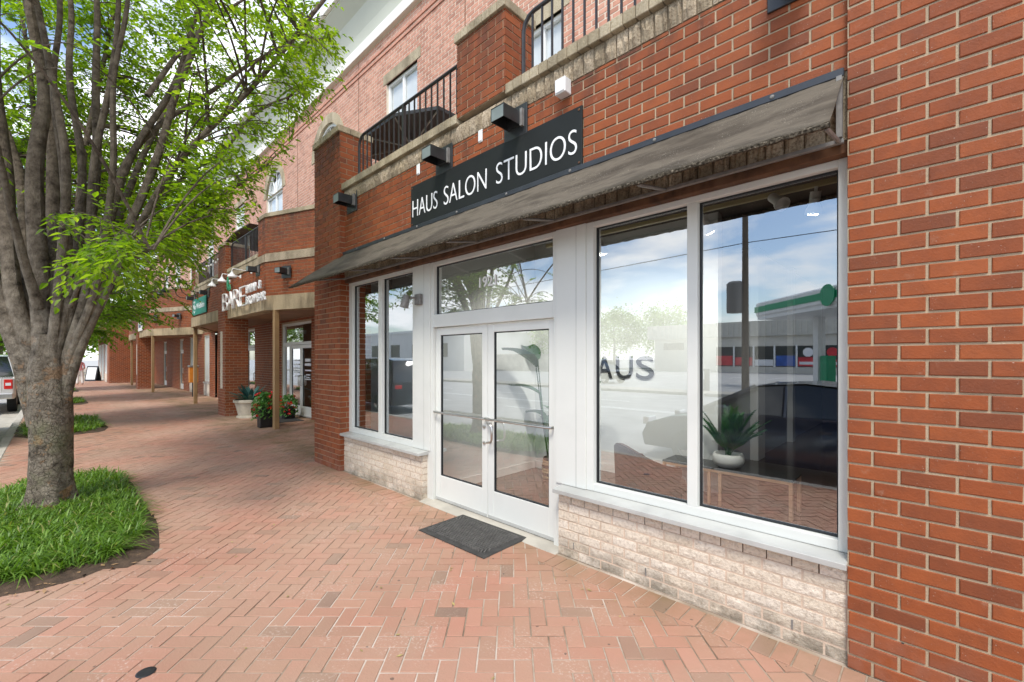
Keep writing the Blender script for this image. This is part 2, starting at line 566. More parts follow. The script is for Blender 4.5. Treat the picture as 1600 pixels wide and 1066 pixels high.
def brick_unit_mesh(rough=0., seed=0, n=(1, 1), jit=.012):
    """unit brick: x -.5...5, y 0..-1 (front), z -.5...5"""
    rg = random.Random(seed)
    if not rough:
        ix, iz, iy = .018, .055, .45
        v = [(-.5, .0, -.5), (.5, .0, -.5), (.5, .0, .5), (-.5, .0, .5),
             (-.5, -1 + iy, -.5), (.5, -1 + iy, -.5), (.5, -1 + iy, .5), (-.5, -1 + iy, .5),
             (-.5 + ix, -1, -.5 + iz), (.5 - ix, -1, -.5 + iz), (.5 - ix, -1, .5 - iz), (-.5 + ix, -1, .5 - iz)]
        v = [(x + rg.uniform(-jit, jit) * .5, y, z + rg.uniform(-jit, jit) * 2.4) if i_ > 3 else (x, y, z) for i_, (x, y, z) in enumerate(v)]
        f = [(0, 1, 5, 4), (1, 2, 6, 5), (2, 3, 7, 6), (3, 0, 4, 7), (4, 5, 9, 8), (5, 6, 10, 9), (6, 7, 11, 10), (7, 4, 8, 11), (8, 9, 10, 11)]
    else:
        nx, nz = n
        v = []; f = []
        for j in range(nz + 1):
            for i in range(nx + 1):
                e = i in (0, nx) or j in (0, nz)
                x = -.5 + i / nx + (0 if i in (0, nx) else rg.uniform(-.2, .2) / nx)
                z = -.5 + j / nz + (0 if j in (0, nz) else rg.uniform(-.2, .2) / nz)
                v.append((x, -(.35 if e else .35 + .65 * rg.random() * rough), z))
        for j in range(nz):
            for i in range(nx):
                a = j * (nx + 1) + i
                f.append((a, a + 1, a + nx + 2, a + nx + 1))
        b = len(v)
        v += [(-.5, 0, -.5), (.5, 0, -.5), (.5, 0, .5), (-.5, 0, .5)]
        bl, br, tr, tl = 0, nx, (nz + 1) * (nx + 1) - 1, nz * (nx + 1)
        f += [(b, b + 1, *[br - i for i in range(nx + 1)]),
              (b + 2, b + 3, *[tl + i for i in range(nx + 1)])]
        f += [(b + 1, b + 2, *[br + (nz - j) * (nx + 1) for j in range(nz + 1)]),
              (b + 3, b, *[j * (nx + 1) for j in range(nz + 1)])]
    me = bpy.data.meshes.new('brick')
    me.from_pydata(v, [], f)
    me.update()
    return me

UNIT = {}
def unit(mat, rough=False, i=0):
    key = (mat, rough, i)
    if key not in UNIT:
        me = brick_unit_mesh(1.0, 50 + i, (6, 3)) if rough else brick_unit_mesh(0., 90 + i)
        me.materials.append(M[mat]); UNIT[key] = me
    return UNIT[key]

ct, st_ = math.cos(TH), math.sin(TH)
def px(x, y, z):
    d = -ct * x + st_ * (y - CAM_Y)
    if d < .2: return None
    r = st_ * x + ct * (y - CAM_Y)
    return 800 + 690 * r / d, 561 - 690 * (z - CAM_H) / d, d

class Bricks:
    """collects the bricks of one thing; the nearest become objects of their own, the rest one joined part"""
    def __init__(s, thing):
        s.thing = thing; s.items = []
    def wall(s, O, alpha, length, z0, z1, mat='brick', mortar='mortar', openings=(), off=0., e0=0., e1=0., name='brick_wall',
             co=CO, bl=BL, dp=DP, back=True, rough=False, jt=JT, thick=0., zbase=0.):
        """O=(x,y) start, runs along u=(cos a, sin a), faces n=(sin a,-cos a)"""
        ux, uy = math.cos(alpha), math.sin(alpha)
        nx, ny = uy, -ux
        part = None
        if back:
            us = sorted({0., length, *[min(max(o[i], 0), length) for o in openings for i in (0, 1)]})
            zs = sorted({z0, z1, *[min(max(o[i], z0), z1) for o in openings for i in (2, 3)]})
            mb = MB()
            for a, b in zip(us, us[1:]):
                for c, d in zip(zs, zs[1:]):
                    um, zm_ = (a + b) / 2, (c + d) / 2
                    if any(o[0] < um < o[1] and o[2] < zm_ < o[3] for o in openings): continue
                    mb.quad((O[0] + ux * a, O[1] + uy * a, c), (O[0] + ux * b, O[1] + uy * b, c), (O[0] + ux * b, O[1] + uy * b, d), (O[0] + ux * a, O[1] + uy * a, d))
            for o in openings:      # reveals
                if len(o) > 4 and o[4]:
                    q = o[4]
                    def P3(u, z, k): return (O[0] + ux * u - nx * k, O[1] + uy * u - ny * k, z)
                    for (ua, za, ub, zb) in ((o[0], o[2], o[0], o[3]), (o[1], o[2], o[1], o[3]), (o[0], o[2], o[1], o[2]), (o[0], o[3], o[1], o[3])):
                        mb.quad(P3(ua, za, 0), P3(ub, zb, 0), P3(ub, zb, q), P3(ua, za, q))
            part = mb.build(name, mortar, s.thing, fix=False)
        k = int(math.floor((z0 - zbase) / co + 1e-6))
        while zbase + k * co < z1 - .012:
            a = max(z0, zbase + k * co) ; b = min(z1, zbase + (k + 1) * co)
            za, zb = a + jt / 2, b - jt / 2
            if zb - za > .012:
                u = -((off + (bl / 2 if k % 2 else 0.)) % bl)
                zm_ = (za + zb) / 2
                cuts = [(o[0], o[1]) for o in openings if o[2] < zm_ < o[3]]
                while u < length - 1e-4:
                    segs = [(max(u + jt / 2, 0. if u >= 0 else -e0), min(u + bl - jt / 2, length))]
                    if u <= 0: segs = [(-e0, segs[0][1])]
                    if u + bl >= length: segs = [(segs[0][0], length + e1)]
                    for c0, c1 in cuts:
                        ns = []
                        for p, q in segs:
                            if c1 <= p or c0 >= q: ns.append((p, q)); continue
                            if c0 - p > .02: ns.append((p, c0))
                            if q - c1 > .02: ns.append((c1, q))
                        segs = ns
                    for p, q in segs:
                        if q - p > .015:
                            um = (p + q) / 2
                            x, y = O[0] + ux * um, O[1] + uy * um
                            pr = px(x, y, zm_)
                            sc = 0.
                            if pr and -60 < pr[0] < 1660 and -60 < pr[1] < 1126:
                                fx, fy = -x, CAM_Y - y
                                L = math.hypot(fx, fy)
                                fc = (fx * nx + fy * ny) / L
                                if fc > 0: sc = fc * (q - p) * (zb - za) / pr[2] ** 2
                            s.items.append((sc, part, x, y, zm_, q - p, zb - za, alpha, mat, rough, dp))
                    u += bl
            k += 1
        return part
    def finish(s, n=300, massname='brickwork'):
        s.items.sort(key=lambda t: -t[0])
        one, rest = s.items[:n], s.items[n:]
        for i, (sc, part, x, y, z, L, h, al, mat, rough, dp) in enumerate(one):
            o = bpy.data.objects.new('brick', unit(mat, rough, random.randrange(6)))
            o.location = (x, y, z)
            o.rotation_euler = (0, random.gauss(0, .0025), al)
            o.scale = (L, dp * (1 if rough else random.uniform(.8, 1.2)), h)
            link(o, part or s.thing)
        by = {}
        for t in rest:
            by.setdefault(t[8], []).append(t)
        for mat, its in by.items():
            A = np.array([(t[2], t[3], t[4], t[5], t[6], t[7], t[10]) for t in its], 'f8')
            x, y, z, L, h, al, dp = A.T
            dp = dp * RNG.uniform(.75, 1.2, len(dp))
            ux, uy = np.cos(al), np.sin(al); nx, ny = uy, -ux
            V = np.empty((len(A), 8, 3))
            for i, (su, sn, sz) in enumerate(((-1, 0, -1), (1, 0, -1), (1, 0, 1), (-1, 0, 1), (-1, 1, -1), (1, 1, -1), (1, 1, 1), (-1, 1, 1))):
                V[:, i, 0] = x + ux * su * L / 2 + nx * sn * dp
                V[:, i, 1] = y + uy * su * L / 2 + ny * sn * dp
                V[:, i, 2] = z + sz * h / 2
            q = np.array([(4, 5, 6, 7), (0, 1, 5, 4), (1, 2, 6, 5), (2, 3, 7, 6), (3, 0, 4, 7)])
            F = (np.arange(len(A))[:, None, None] * 8 + q[None]).reshape(-1, 4)
            mesh_np(massname, V.reshape(-1, 3), F, mat, s.thing, 'stuff')

def soldier_band(thing, part, O, alpha, length, z0, z1, mat, name, w=.103, dp=.03, rough=True, ends=0., cnt=None):
    """a row of upright blocks, each an object"""
    n = max(1, round(length / w)); w = length / n
    ux, uy = math.cos(alpha), math.sin(alpha)
    for i in range(n):
        um = (i + .5) * w
        o = bpy.data.objects.new(name, unit(mat, rough, random.randrange(5) if rough else 0))
        o.location = (O[0] + ux * um, O[1] + uy * um, (z0 + z1) / 2)
        o.rotation_euler = (0, 0, alpha)
        o.scale = (w - .007, dp * random.uniform(.9, 1.1), z1 - z0 - .004)
        link(o, part or thing)

def rail(name, label, group, p0, p1, z0, z1, gap=.115, curl0=True, curl1=False, post=True):
    """straight balcony railing from p0 to p1 (x,y); one thing with its bars"""
    t = empty(name, (p0[0], p0[1], z0))
    tag(t, label, 'railing', group)
    L = math.hypot(p1[0] - p0[0], p1[1] - p0[1]); a = math.atan2(p1[1] - p0[1], p1[0] - p0[0])
    t.rotation_euler = (0, 0, a)
    H = z1 - z0
    mb = MB()
    pts = []
    if curl0:
        pts += [(0, 0, -.04), (0, 0, H - .14), (.02, 0, H - .07), (.07, 0, H - .02), (.14, 0, H)]
    else:
        pts += [(0, 0, H)]
    if curl1:
        pts += [(L - .14, 0, H), (L - .07, 0, H - .02), (L - .02, 0, H - .07), (L, 0, H - .14), (L, 0, -.04)]
    else:
        pts += [(L, 0, H)]
    mb.tube(pts, .02, 8)
    mb.build('handrail', 'rail', t, smooth=True)
    n = int(L / gap)
    bar = MB().box(-.008, .008, -.008, .008, -.04, H - .012).mesh('baluster')
    bar.materials.append(M['rail'])
    thick = MB().box(-.02, .02, -.02, .02, -.04, H - .01).mesh('post')
    thick.materials.append(M['rail'])
    for i in range(1, n):
        mid = post and i == round(n * .52)
        o = bpy.data.objects.new('post' if mid else 'baluster', thick if mid else bar)
        o.location = (L * i / n, 0, 0)
        link(o, t)
    return t

def wall_light(label, x, z, y=.03, alpha=0., group='black box lights along the brick fascia', w=.30, h=.29, bx=.0, sc=1.):
    t = empty('wall_light', (x, y, z), alpha)
    tag(t, label, 'wall light', group)
    t.scale = (sc, sc, sc)
    MB().box(-w / 2, w / 2, -.014, 0, -h / 2, h / 2).build('backplate', 'fixture', t, bevel=.003)
    a, b = bx - .085, bx + .085
    m = MB()
    # hollow box, open at the street end and below
    m.box(a, b, -.25, -.014, .055, .065); m.box(a, a + .008, -.25, -.014, -.055, .055); m.box(b - .008, b, -.25, -.014, -.055, .055)
    m.box(a + .008, b - .008, -.045, -.014, -.055, .055)
    m.build('housing', 'fixture', t)
    MB().box(a + .009, b - .009, -.249, -.244, -.053, .054).build('lens', 'fixture_in', t)
    MB().box(b + .002, b + .03, -.045, -.014, -.07, .09).build('bracket', 'grey_metal', t)
    return t
# ------------------------------------------------------------------ ground, road, kerb
g = MB()
g.quad((-900, -900, -.16), (900, -900, -.16), (900, 900, -.16), (-900, 900, -.16))
tag(g.build('ground', 'asphalt'), kind='structure')
rd = MB()
rd.quad((-200, -18.4, -.125), (200, -18.4, -.125), (200, -3.78, -.125), (-200, -3.78, -.125))
road = tag(rd.build('road', 'asphalt'), kind='structure')
lm = MB()
for i in range(-30, 12):
    for yy in (-8.7, -13.6):
        lm.box(i * 6., i * 6. + 2.6, yy - .06, yy + .06, -.125, -.121)
lm.box(-150, 80, -11.25, -11.15, -.125, -.121); lm.box(-150, 80, -11.0, -10.9, -.125, -.121)
lm.build('lane_marking', 'white', road)
base = MB()
base.quad((-120, -3.62, -.0035), (20, -3.62, -.0035), (20, 6, -.0035), (-120, 6, -.0035))
pavement = tag(base.build('pavement', 'joint'), kind='structure')
kerb = empty('kerb'); tag(kerb, kind='structure')
ks = MB().box(-1.48, 1.48, -.075, .075, -.16, .004).mesh('kerb_stone', .012); ks.materials.append(M['kerb'])
gs = MB().box(-1.495, 1.495, -.2, .2, -.14, -.113).mesh('gutter_slab'); gs.materials.append(M['concrete'])
for i in range(34):
    for nm, me_, yy in (('kerb_stone', ks, -3.695), ('gutter_slab', gs, -3.975)):
        o = bpy.data.objects.new(nm, me_); o.location = (8 - 3 * i, yy, 0); link(o, kerb)

# herringbone brick paving, laid at 45 degrees to the facade
BEDS = [(-6.8, -2.95, 1.98, .645), (-15.6, -2.85, 1.75, .72), (-24.3, -2.85, 1.6, .7), (-33.0, -2.85, 1.6, .7)]     # planting beds: centre x,y and half sizes
def in_bed(x, y, m=0.):
    return any(abs(x - a) < c + m and abs(y - b) < d + m for a, b, c, d in BEDS)
def clip(poly, a, b, c):          # keep a*x+b*y<=c
    out = []
    for i in range(len(poly)):
        p, q = poly[i], poly[(i + 1) % len(poly)]
        fp, fq = a * p[0] + b * p[1] - c, a * q[0] + b * q[1] - c
        if fp <= 0: out.append(p)
        if fp * fq < 0:
            t = fp / (fp - fq); out.append((p[0] + (q[0] - p[0]) * t, p[1] + (q[1] - p[1]) * t))
    return out
PW = .1035
ca = math.cos(math.radians(44)); sa = math.sin(math.radians(44))
def pav_gen():
    for i in range(-520, 60):
        for j in range(-420, 420):
            m = (i - j) % 4
            if m not in (0, 3): continue
            lx, ly = (2, 1) if m == 0 else (1, 2)
            u, v = (i + lx / 2) * PW, (j + ly / 2) * PW
            x, y = u * ca - v * sa, u * sa + v * ca
            if -46 < x < 1.9 and -3.63 < y < 2.15:
                if x > -7.5 and y > .08: continue
                if in_bed(x, y, -.06): continue
                yield x, y, lx * PW - .009, ly * PW - .009, 0
def frange(a, b, s):
    while a < b:
        yield a; a += s
items = []
a44 = math.radians(44)
for x, y, lx, ly, _ in pav_gen():
    near_edge = (x > -7.5 and y > -.36) or y < -3.5
    pr = px(x, y, 0)
    sc = 0.
    if pr and -40 < pr[0] < 1640 and pr[1] < 1100: sc = 1 / pr[2] ** 3
    items.append([sc, x, y, lx, ly, a44, near_edge])
for x in frange(-7.36, 1.6, .1035):     # soldier course along the wall
    if -4.42 < x < -2.42: continue
    pr = px(x, -.105, 0)
    items.append([1 / pr[2] ** 3 if pr and pr[0] < 1640 and pr[1] < 1100 else 0., x, -.105, .094, .196, 0., False])
items.sort(key=lambda t: -t[0])
def paver_unit():
    mb = MB().box(-.5, .5, -.5, .5, -1, 1)
    v = [(-.5, -.5, -.6), (.5, -.5, -.6), (.5, .5, -.6), (-.5, .5, -.6), (-.5, -.5, -.12), (.5, -.5, -.12), (.5, .5, -.12), (-.5, .5, -.12)]
    f = [(0, 1, 5, 4), (1, 2, 6, 5), (2, 3, 7, 6), (3, 0, 4, 7)]
    k = .022
    v += [(-.5 + k, -.5 + k, 0), (.5 - k, -.5 + k, 0), (.5 - k, .5 - k, 0), (-.5 + k, .5 - k, 0)]
    f += [(4, 5, 9, 8), (5, 6, 10, 9), (6, 7, 11, 10), (7, 4, 8, 11), (8, 9, 10, 11)]
    me = bpy.data.meshes.new('paver'); me.from_pydata(v, [], f); me.materials.append(M['paver']); me.update()
    return me
PU = paver_unit()
singles, rest = [], []
for t in items:
    (singles if len(singles) < 300 and not t[6] else rest).append(t)
for sc, x, y, lx, ly, al, ne in singles:
    o = bpy.data.objects.new('paver', PU)
    o.location = (x, y, random.uniform(.0, .0035))
    o.rotation_euler = (random.gauss(0, .004), random.gauss(0, .004), al + random.gauss(0, .006))
    o.scale = (lx, ly, .022)
    link(o, pavement)
VV, FF, nv = [], [], 0
TV, TF = [], []
for sc, x, y, lx, ly, al, ne in rest:
    z = random.uniform(0, .0035)
    c_, s_ = math.cos(al), math.sin(al)
    P4 = [(x + c_ * a * lx / 2 - s_ * b * ly / 2, y + s_ * a * lx / 2 + c_ * b * ly / 2) for a, b in ((-1, -1), (1, -1), (1, 1), (-1, 1))]
    if ne:
        if x > -7.5 and y > -.5: P4 = clip(P4, 0, 1, -.212 if not (-4.4 < x < -2.44) else -.008)
        P4 = clip(P4, 0, -1, 3.618)
        if len(P4) < 3: continue
    n = len(P4)
    b = len(TV)
    TV.extend([(p[0], p[1], -.012) for p in P4] + [(p[0], p[1], z) for p in P4])
    TF.append(tuple(b + n + i for i in range(n)))
    for i in range(n):
        TF.append((b + i, b + (i + 1) % n, b + n + (i + 1) % n, b + n + i))
me = bpy.data.meshes.new('paver_field'); me.from_pydata(TV, [], TF); me.materials.append(M['paver']); me.update()
o = bpy.data.objects.new('paver_field', me); o['kind'] = 'stuff'; link(o, pavement)

# ------------------------------------------------------------------ the salon storefront
shop = empty('storefront_building', (-3.4, 0, 0))
tag(shop, 'red brick salon storefront with white framed windows and cream block base, nearest on the right', 'building')
shop.location = (0, 0, 0)
B = Bricks(shop)
PR, PL0, PL1 = -.355, -7.33, -6.43
# right pier, left pier, wall over the awning, parapet pier
B.wall((PR, 0), 0, 2.4, 0, 4.4, off=.105, name='brick_pier')
B.wall((PL0, -.04), 0, PL1 - PL0, 0, 5.08, e0=.008, e1=.008, name='brick_pier')
B.wall((PL1, -.04), math.pi / 2, .5, 0, 5.08, off=.105, name='pier_side')
B.wall((PL0, .46), -math.pi / 2, .5, 0, 5.08, off=.105, name='pier_side')
B.wall((PL1, .04), 0, PR - PL1, 3.245, 4.02, openings=[(1.83, 4.30, 3.29, 3.76)], name='brick_wall')
B.wall((-3.70, 0), 0, .71, 4.25, 5.05, e0=.008, e1=.008, off=.05, name='brick_pier')
B.wall((-2.99, 0), math.pi / 2, .40, 4.25, 5.05, name='pier_side')
B.wall((-3.70, .40), -math.pi / 2, .40, 4.25, 5.05, name='pier_side')
# cream split-face base walls
for xa, xb in ((PL1, -4.405), (-2.36, PR)):
    B.wall((xa, .03), 0, xb - xa, 0, .455, mat='cream', mortar='mortar_cream', dp=.0065, rough=True, co=.0765, name='base_wall', e0=0, e1=0)
    soldier_band(shop, None, (xa, .028), 0, xb - xa, .457, .535, 'cream', 'base_cap_block', w=.13, dp=.014)
B.wall((-4.405, .03), math.pi / 2, .14, 0, .535, mat='cream', mortar='mortar_cream', dp=.0065, rough=True, co=.0765, name='base_wall_end')
B.finish(300)
for x in (-2.20, -1.55, -.62):
    MB().box(x - .005, x + .005, .021, .03, .085, .14).build('weep_vent', 'grey_metal', shop)
MB().box(-.135, -.125, -.0065, .004, .165, .235).build('weep_vent', 'fixture', shop)
# pier cores and caps
MB().box(PL0 + .004, PL1 - .004, -.036, .456, 0, 5.08).build('pier_core', 'mortar', shop)
MB().box(-3.696, -2.994, .004, .396, 4.25, 5.05).build('pier_core', 'mortar', shop)
for (a, b, y0, y1, z) in ((PL0 - .03, PL1 + .03, -.075, .49, 5.08), (-3.73, -2.96, -.035, .43, 5.05)):
    n = round((b - a) / .105); ww = (b - a) / n
    for i in range(n):
        MB().box(a + i * ww + .003, a + (i + 1) * ww - .003, y0, y0 + .19, z, z + .09).build('cap_block', 'cap', shop, bevel=.004)
    n = 3; yy = (y1 - y0 - .193) / n
    for i in range(n):
        MB().box(a + .003, b - .003, y0 + .193 + i * yy, y0 + .193 + (i + 1) * yy - .006, z, z + .09).build('cap_block', 'cap', shop, bevel=.004)
# split-face soldier band and cap along the parapet, soldier band under the awning
soldier_band(shop, None, (PL1, .045), 0, PR - PL1, 4.02, 4.20, 'split', 'band_block', w=.103, dp=.045)
MB().box(PL1, PR, .042, .30, 4.022, 4.20).build('parapet_core', 'mortar', shop)
n = 58; ww = (PR - PL1) / n
cap_me = MB().box(-ww / 2 + .003, ww / 2 - .003, -.02, .30, 4.202, 4.30).mesh('parapet_cap', .005); cap_me.materials.append(M['cap'])
for i in range(n):
    xm = PL1 + (i + .5) * ww
    if -3.72 < xm < -2.98: continue
    o = bpy.data.objects.new('parapet_cap', cap_me); o.location = (xm, random.uniform(-.002, .002), random.uniform(-.002, .001)); link(o, shop)
soldier_band(shop, None, (PL1, .05), 0, PR - PL1, 2.889, 3.243, 'split', 'soldier_block', w=.1025, dp=.035)
MB().box(PL1, PR, .048, .3, 2.888, 4.02).build('wall_core', 'mortar', shop)
MB().box(PL1, PR, .035, .3, 2.818, 2.888).build('lintel', 'rust', shop, bevel=.004)
MB().box(PR + .003, 2.0, .002, .3, 0, 4.4).build('pier_core', 'mortar', shop)
# metal sills
for xa, xb in ((PL1 - .012, -4.375), (-2.375, PR)):
    MB().prism([(-.045, .537), (-.045, .572), (.12, .584), (.12, .537)], (xa, xb), 'x').build('window_sill', 'sill', shop, bevel=.003)

def window(parent, x0, x1, z0, z1, mulls, fw=(.065, .065, .07, .06), y0=.10, y1=.20, mat='white_alu', glass='glass', name='window', gy=None, gasket=.012):
    """one glazed frame: frame mesh with mullions and panes as its children"""
    l, r, tp, bt = fw
    m = MB()
    m.box(x0, x0 + l, y0, y1, z0, z1); m.box(x1 - r, x1, y0, y1, z0, z1)
    m.box(x0 + l, x1 - r, y0 + .002, y1, z1 - tp, z1); m.box(x0 + l, x1 - r, y0 + .002, y1, z0, z0 + bt)
    fr = m.build(name, mat, parent, bevel=.003)
    xs = [x0 + l]
    for a, b in mulls:
        MB().box(a, b, y0 + .003, y1, z0 + bt, z1 - tp).build('mullion', mat, fr, bevel=.003)
        xs += [a, b]
    xs.append(x1 - r)
    gy = gy or (y0 + y1) / 2 + .01
    for a, b in zip(xs[::2], xs[1::2]):
        za, zb = z0 + bt, z1 - tp
        g_ = gasket
        if g_:
            k = MB()
            k.box(a, a + g_, gy - .012, gy + .012, za, zb); k.box(b - g_, b, gy - .012, gy + .012, za, zb)
            k.box(a + g_, b - g_, gy - .012, gy + .012, za, za + g_); k.box(a + g_, b - g_, gy - .012, gy + .012, zb - g_, zb)
            k.build('gasket', 'gasket', fr)
        p = MB(); p.quad((a + g_, gy, za + g_), (b - g_, gy, za + g_), (b - g_, gy, zb - g_), (a + g_, gy, zb - g_))
        p.build('pane', glass, fr, fix=False)
    return fr
window(shop, -2.126, PR, .585, 2.818, [(-1.277, -1.205)], (.07, .055, .043, .062))
window(shop, PL1, -4.697, .585, 2.818, [(-5.56, -5.47)], (.10, .0, .043, .07))
for xa, xb in ((-4.697, -4.335), (-2.44, -2.126)):
    p = MB().box(xa, xb, .088, .22, .0 if False else .585, 2.818).build('column_panel', 'white_alu', shop, bevel=.003)
    MB().box((xa + xb) / 2 + .06, (xa + xb) / 2 + .064, .086, .09, .59, 2.815).build('seam', 'sill', p)
MB().box(-4.40, -4.335, .10, .22, .0, .585).build('column_panel', 'white_alu', shop)
MB().box(-2.44, -2.36, .10, .22, .0, .585).build('column_panel', 'white_alu', shop)
# door frame, transom, two leaves
tr = window(shop, -4.335, -2.44, 2.05, 2.818, [], (.06, .045, .045, .15), name='transom_window')
text('street_number', '1921', (-3.53, .153, 2.44), 'white_letter', tr, height=.11, width=.26, extrude=.003, offset=.008)
MB().box(-4.335, -4.285, .10, .22, .0, 2.05).build('door_jamb', 'white_alu', shop, bevel=.003)
MB().box(-2.475, -2.44, .10, .22, .0, 2.05).build('door_jamb', 'white_alu', shop, bevel=.003)
def door_leaf(parent, x0, x1, z0, z1, y0, y1, stile=.085, bot=.29, top=.085, mat='white_door'):
    m = MB()
    m.box(x0, x0 + stile, y0, y1, z0, z1); m.box(x1 - stile, x1, y0, y1, z0, z1)
    m.box(x0 + stile, x1 - stile, y0 + .001, y1, z1 - top, z1); m.box(x0 + stile, x1 - stile, y0 + .001, y1, z0, z0 + bot)
    d = m.build('door', mat, parent, bevel=.0025)
    MB().box(x0 + .01, x1 - .01, y0 - .006, y0, z0 + .005, z0 + .035).build('door_sweep', 'sill', d)
    ym = (y0 + y1) / 2
    k = MB(); a, b, c_, e = x0 + stile, x1 - stile, z0 + bot, z1 - top
    k.box(a, a + .01, ym - .012, ym + .012, c_, e); k.box(b - .01, b, ym - .012, ym + .012, c_, e)
    k.box(a + .01, b - .01, ym - .012, ym + .012, c_, c_ + .01); k.box(a + .01, b - .01, ym - .012, ym + .012, e - .01, e)
    k.build('gasket', 'gasket', d)
    p = MB(); p.quad((a + .01, ym, c_ + .01), (b - .01, ym, c_ + .01), (b - .01, ym, e - .01), (a + .01, ym, e - .01))
    p.build('pane', 'glass', d, fix=False)
    return d
dl = door_leaf(shop, -4.282, -3.386, .025, 2.042, .14, .185)
dr = door_leaf(shop, -3.379, -2.478, .025, 2.042, .14, .185)
for d, a, b in ((dl, -4.25, -3.40), (dr, -3.37, -2.50)):
    MB().tube([(a, .137, 1.06), (a, .09, 1.06), (a + .04, .082, 1.06), (b - .04, .082, 1.06), (b, .09, 1.06), (b, .137, 1.06)], .0125, 10).build('push_bar', 'steel', d, smooth=True)
MB().tube([(-3.33, .137, 1.02), (-3.33, .08, 1.02), (-3.27, .07, 1.01), (-3.25, .07, .98), (-3.25, .07, .86), (-3.27, .07, .83), (-3.33, .08, .82), (-3.33, .137, .82)], .011, 10).build('pull_handle', 'steel', dr, smooth=True)
for z in (.97, .80):
    MB().lathe([(.0, 0), (.017, 0), (.017, .006), (.0, .008)], n=14, cap=False).build('lock_cylinder', 'steel', dl, loc=(-3.43, .134, z), smooth=True).rotation_euler = (math.pi / 2, 0, 0)
MB().prism([(-.02, -.02), (-.02, .004), (.10, .02), (.24, .024), (.24, -.02)], (-4.40, -2.362), 'x').build('threshold', 'concrete', shop, bevel=.003)
# balcony deck
MB().box(PL1, 2.0, .3, 2.098, 3.95, 4.12).build('balcony_deck', 'concrete', shop)

# ---- interior of the salon
room = []
MB().box(-7.2, 1.2, .24, 11, -.05, .01).build('interior_floor', 'floor_in', shop)
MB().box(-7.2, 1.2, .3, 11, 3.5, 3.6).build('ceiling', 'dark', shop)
MB().box(-4.60, -4.47, .24, 2.15, .01, 3.5).build('interior_wall', 'wallpaint', shop)
MB().box(-4.60, -3.9, 2.15, 2.82, .01, 3.5).build('interior_wall', 'wallpaint', shop)
MB().box(-3.9, -1.96, 2.70, 2.82, .01, 3.5).build('interior_wall', 'wallpaint', shop)
MB().box(-3.9, -1.95, 2.686, 2.699, .012, .12).build('baseboard', 'white', shop)
MB().box(-4.468, -3.89, 2.135, 2.149, .012, .12).build('baseboard', 'white', shop)
MB().box(-4.469, -4.455, .3, 2.13, .012, .12).build('baseboard', 'white', shop)
MB().box(-6.95, -4.6, 1.15, 1.25, .01, 3.5).build('interior_wall', 'wallpaint', shop)
MB().box(-7.1, -6.98, .24, 6, .01, 3.5).build('interior_wall', 'wallpaint', shop)
MB().box(-7.0, -2.24, 5.0, 5.12, .01, 3.5).build('interior_wall', 'wallgrey', shop)
MB().box(-2.24, -2.12, 5.0, 5.4, .01, 3.5).build('interior_wall', 'wallpaint', shop)
MB().box(-2.30, -2.2, 5.4, 11, .01, 3.5).build('interior_wall', 'wallgrey', shop)
MB().box(-2.22, -2.1, 7.3, 7.5, .01, 3.5).build('interior_column', 'wallpaint', shop)
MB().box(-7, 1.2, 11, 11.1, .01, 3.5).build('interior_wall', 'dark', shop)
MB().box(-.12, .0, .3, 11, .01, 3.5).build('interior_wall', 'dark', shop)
for i, ltr in enumerate('HAUS'):
    wx = (-4.1, -3.70, -3.37, -3.05)[i]
    text('wall_letter', ltr, (wx, 2.675, 1.40), 'sign_black', shop, height=.32, width=.26, extrude=.012) if i else None
track = empty('track_light', (0, 1.0, 3.0)); tag(track, 'ceiling track with spotlights behind the large salon window', 'track light')
MB().box(-3.3, -.2, -.018, .018, -.018, .018).build('rail', simple('track_beige', (.45, .38, .18), .5, .1), track)
def lamp_head(x, rx, rz, lit=True):
    k = MB()
    k.tube([(0, 0, 0), (0, 0, -.09)], .012, 8); k.lathe([(.03, -.05), (.036, -.05), (.036, -.14), (.052, -.18), (.057, -.215), (.05, -.215)], n=16)
    h = k.build('lamp_head', 'white', track, smooth=True, loc=(x, 0, 0)); h.rotation_euler = (rx, 0, rz)
    b = MB().lathe([(.0, -.212), (.048, -.212), (.03, -.222), (.0, -.226)], n=16, cap=False)
    b.build('bulb', 'lamp_on' if lit else 'white', h, smooth=True)
    return h
M['lamp_on'] = simple('lamp_lit', (1, .95, .85), .4, 0, emit=(1, .93, .82), es=14.)
lamp_head(-1.53, .5, -.6); lamp_head(-.66, .35, .5); lamp_head(-.98, -.9, .8, False)
lamp_head(-2.6, .4, -.2); lamp_head(-3.05, .4, .9)  # the leftmost head is added, to brighten the wall behind the doors
for x, y, aim in ((-3.05, 1.0, (-4.4, 2.0, 1.0)), (-2.6, 1.0, (-3.1, 2.7, 1.3)), (-1.53, 1.05, (-2.6, 2.7, 1.0)), (-.66, 1.05, (-1.6, 2.6, .5))):  # first spot is an added fill for the door wall
    l = bpy.data.lights.new('track_and_fill_spot', 'SPOT'); l.energy = 58; l.spot_size = 1.9; l.spot_blend = .8; l.color = (1, .94, .85); l.shadow_soft_size = .05
    lo = bpy.data.objects.new('track_and_fill_spot', l); lo.location = (x - (0), .9, 2.75); lo.rotation_euler = (Vector(aim) - lo.location).to_track_quat('-Z', 'Y').to_euler(); link(lo)
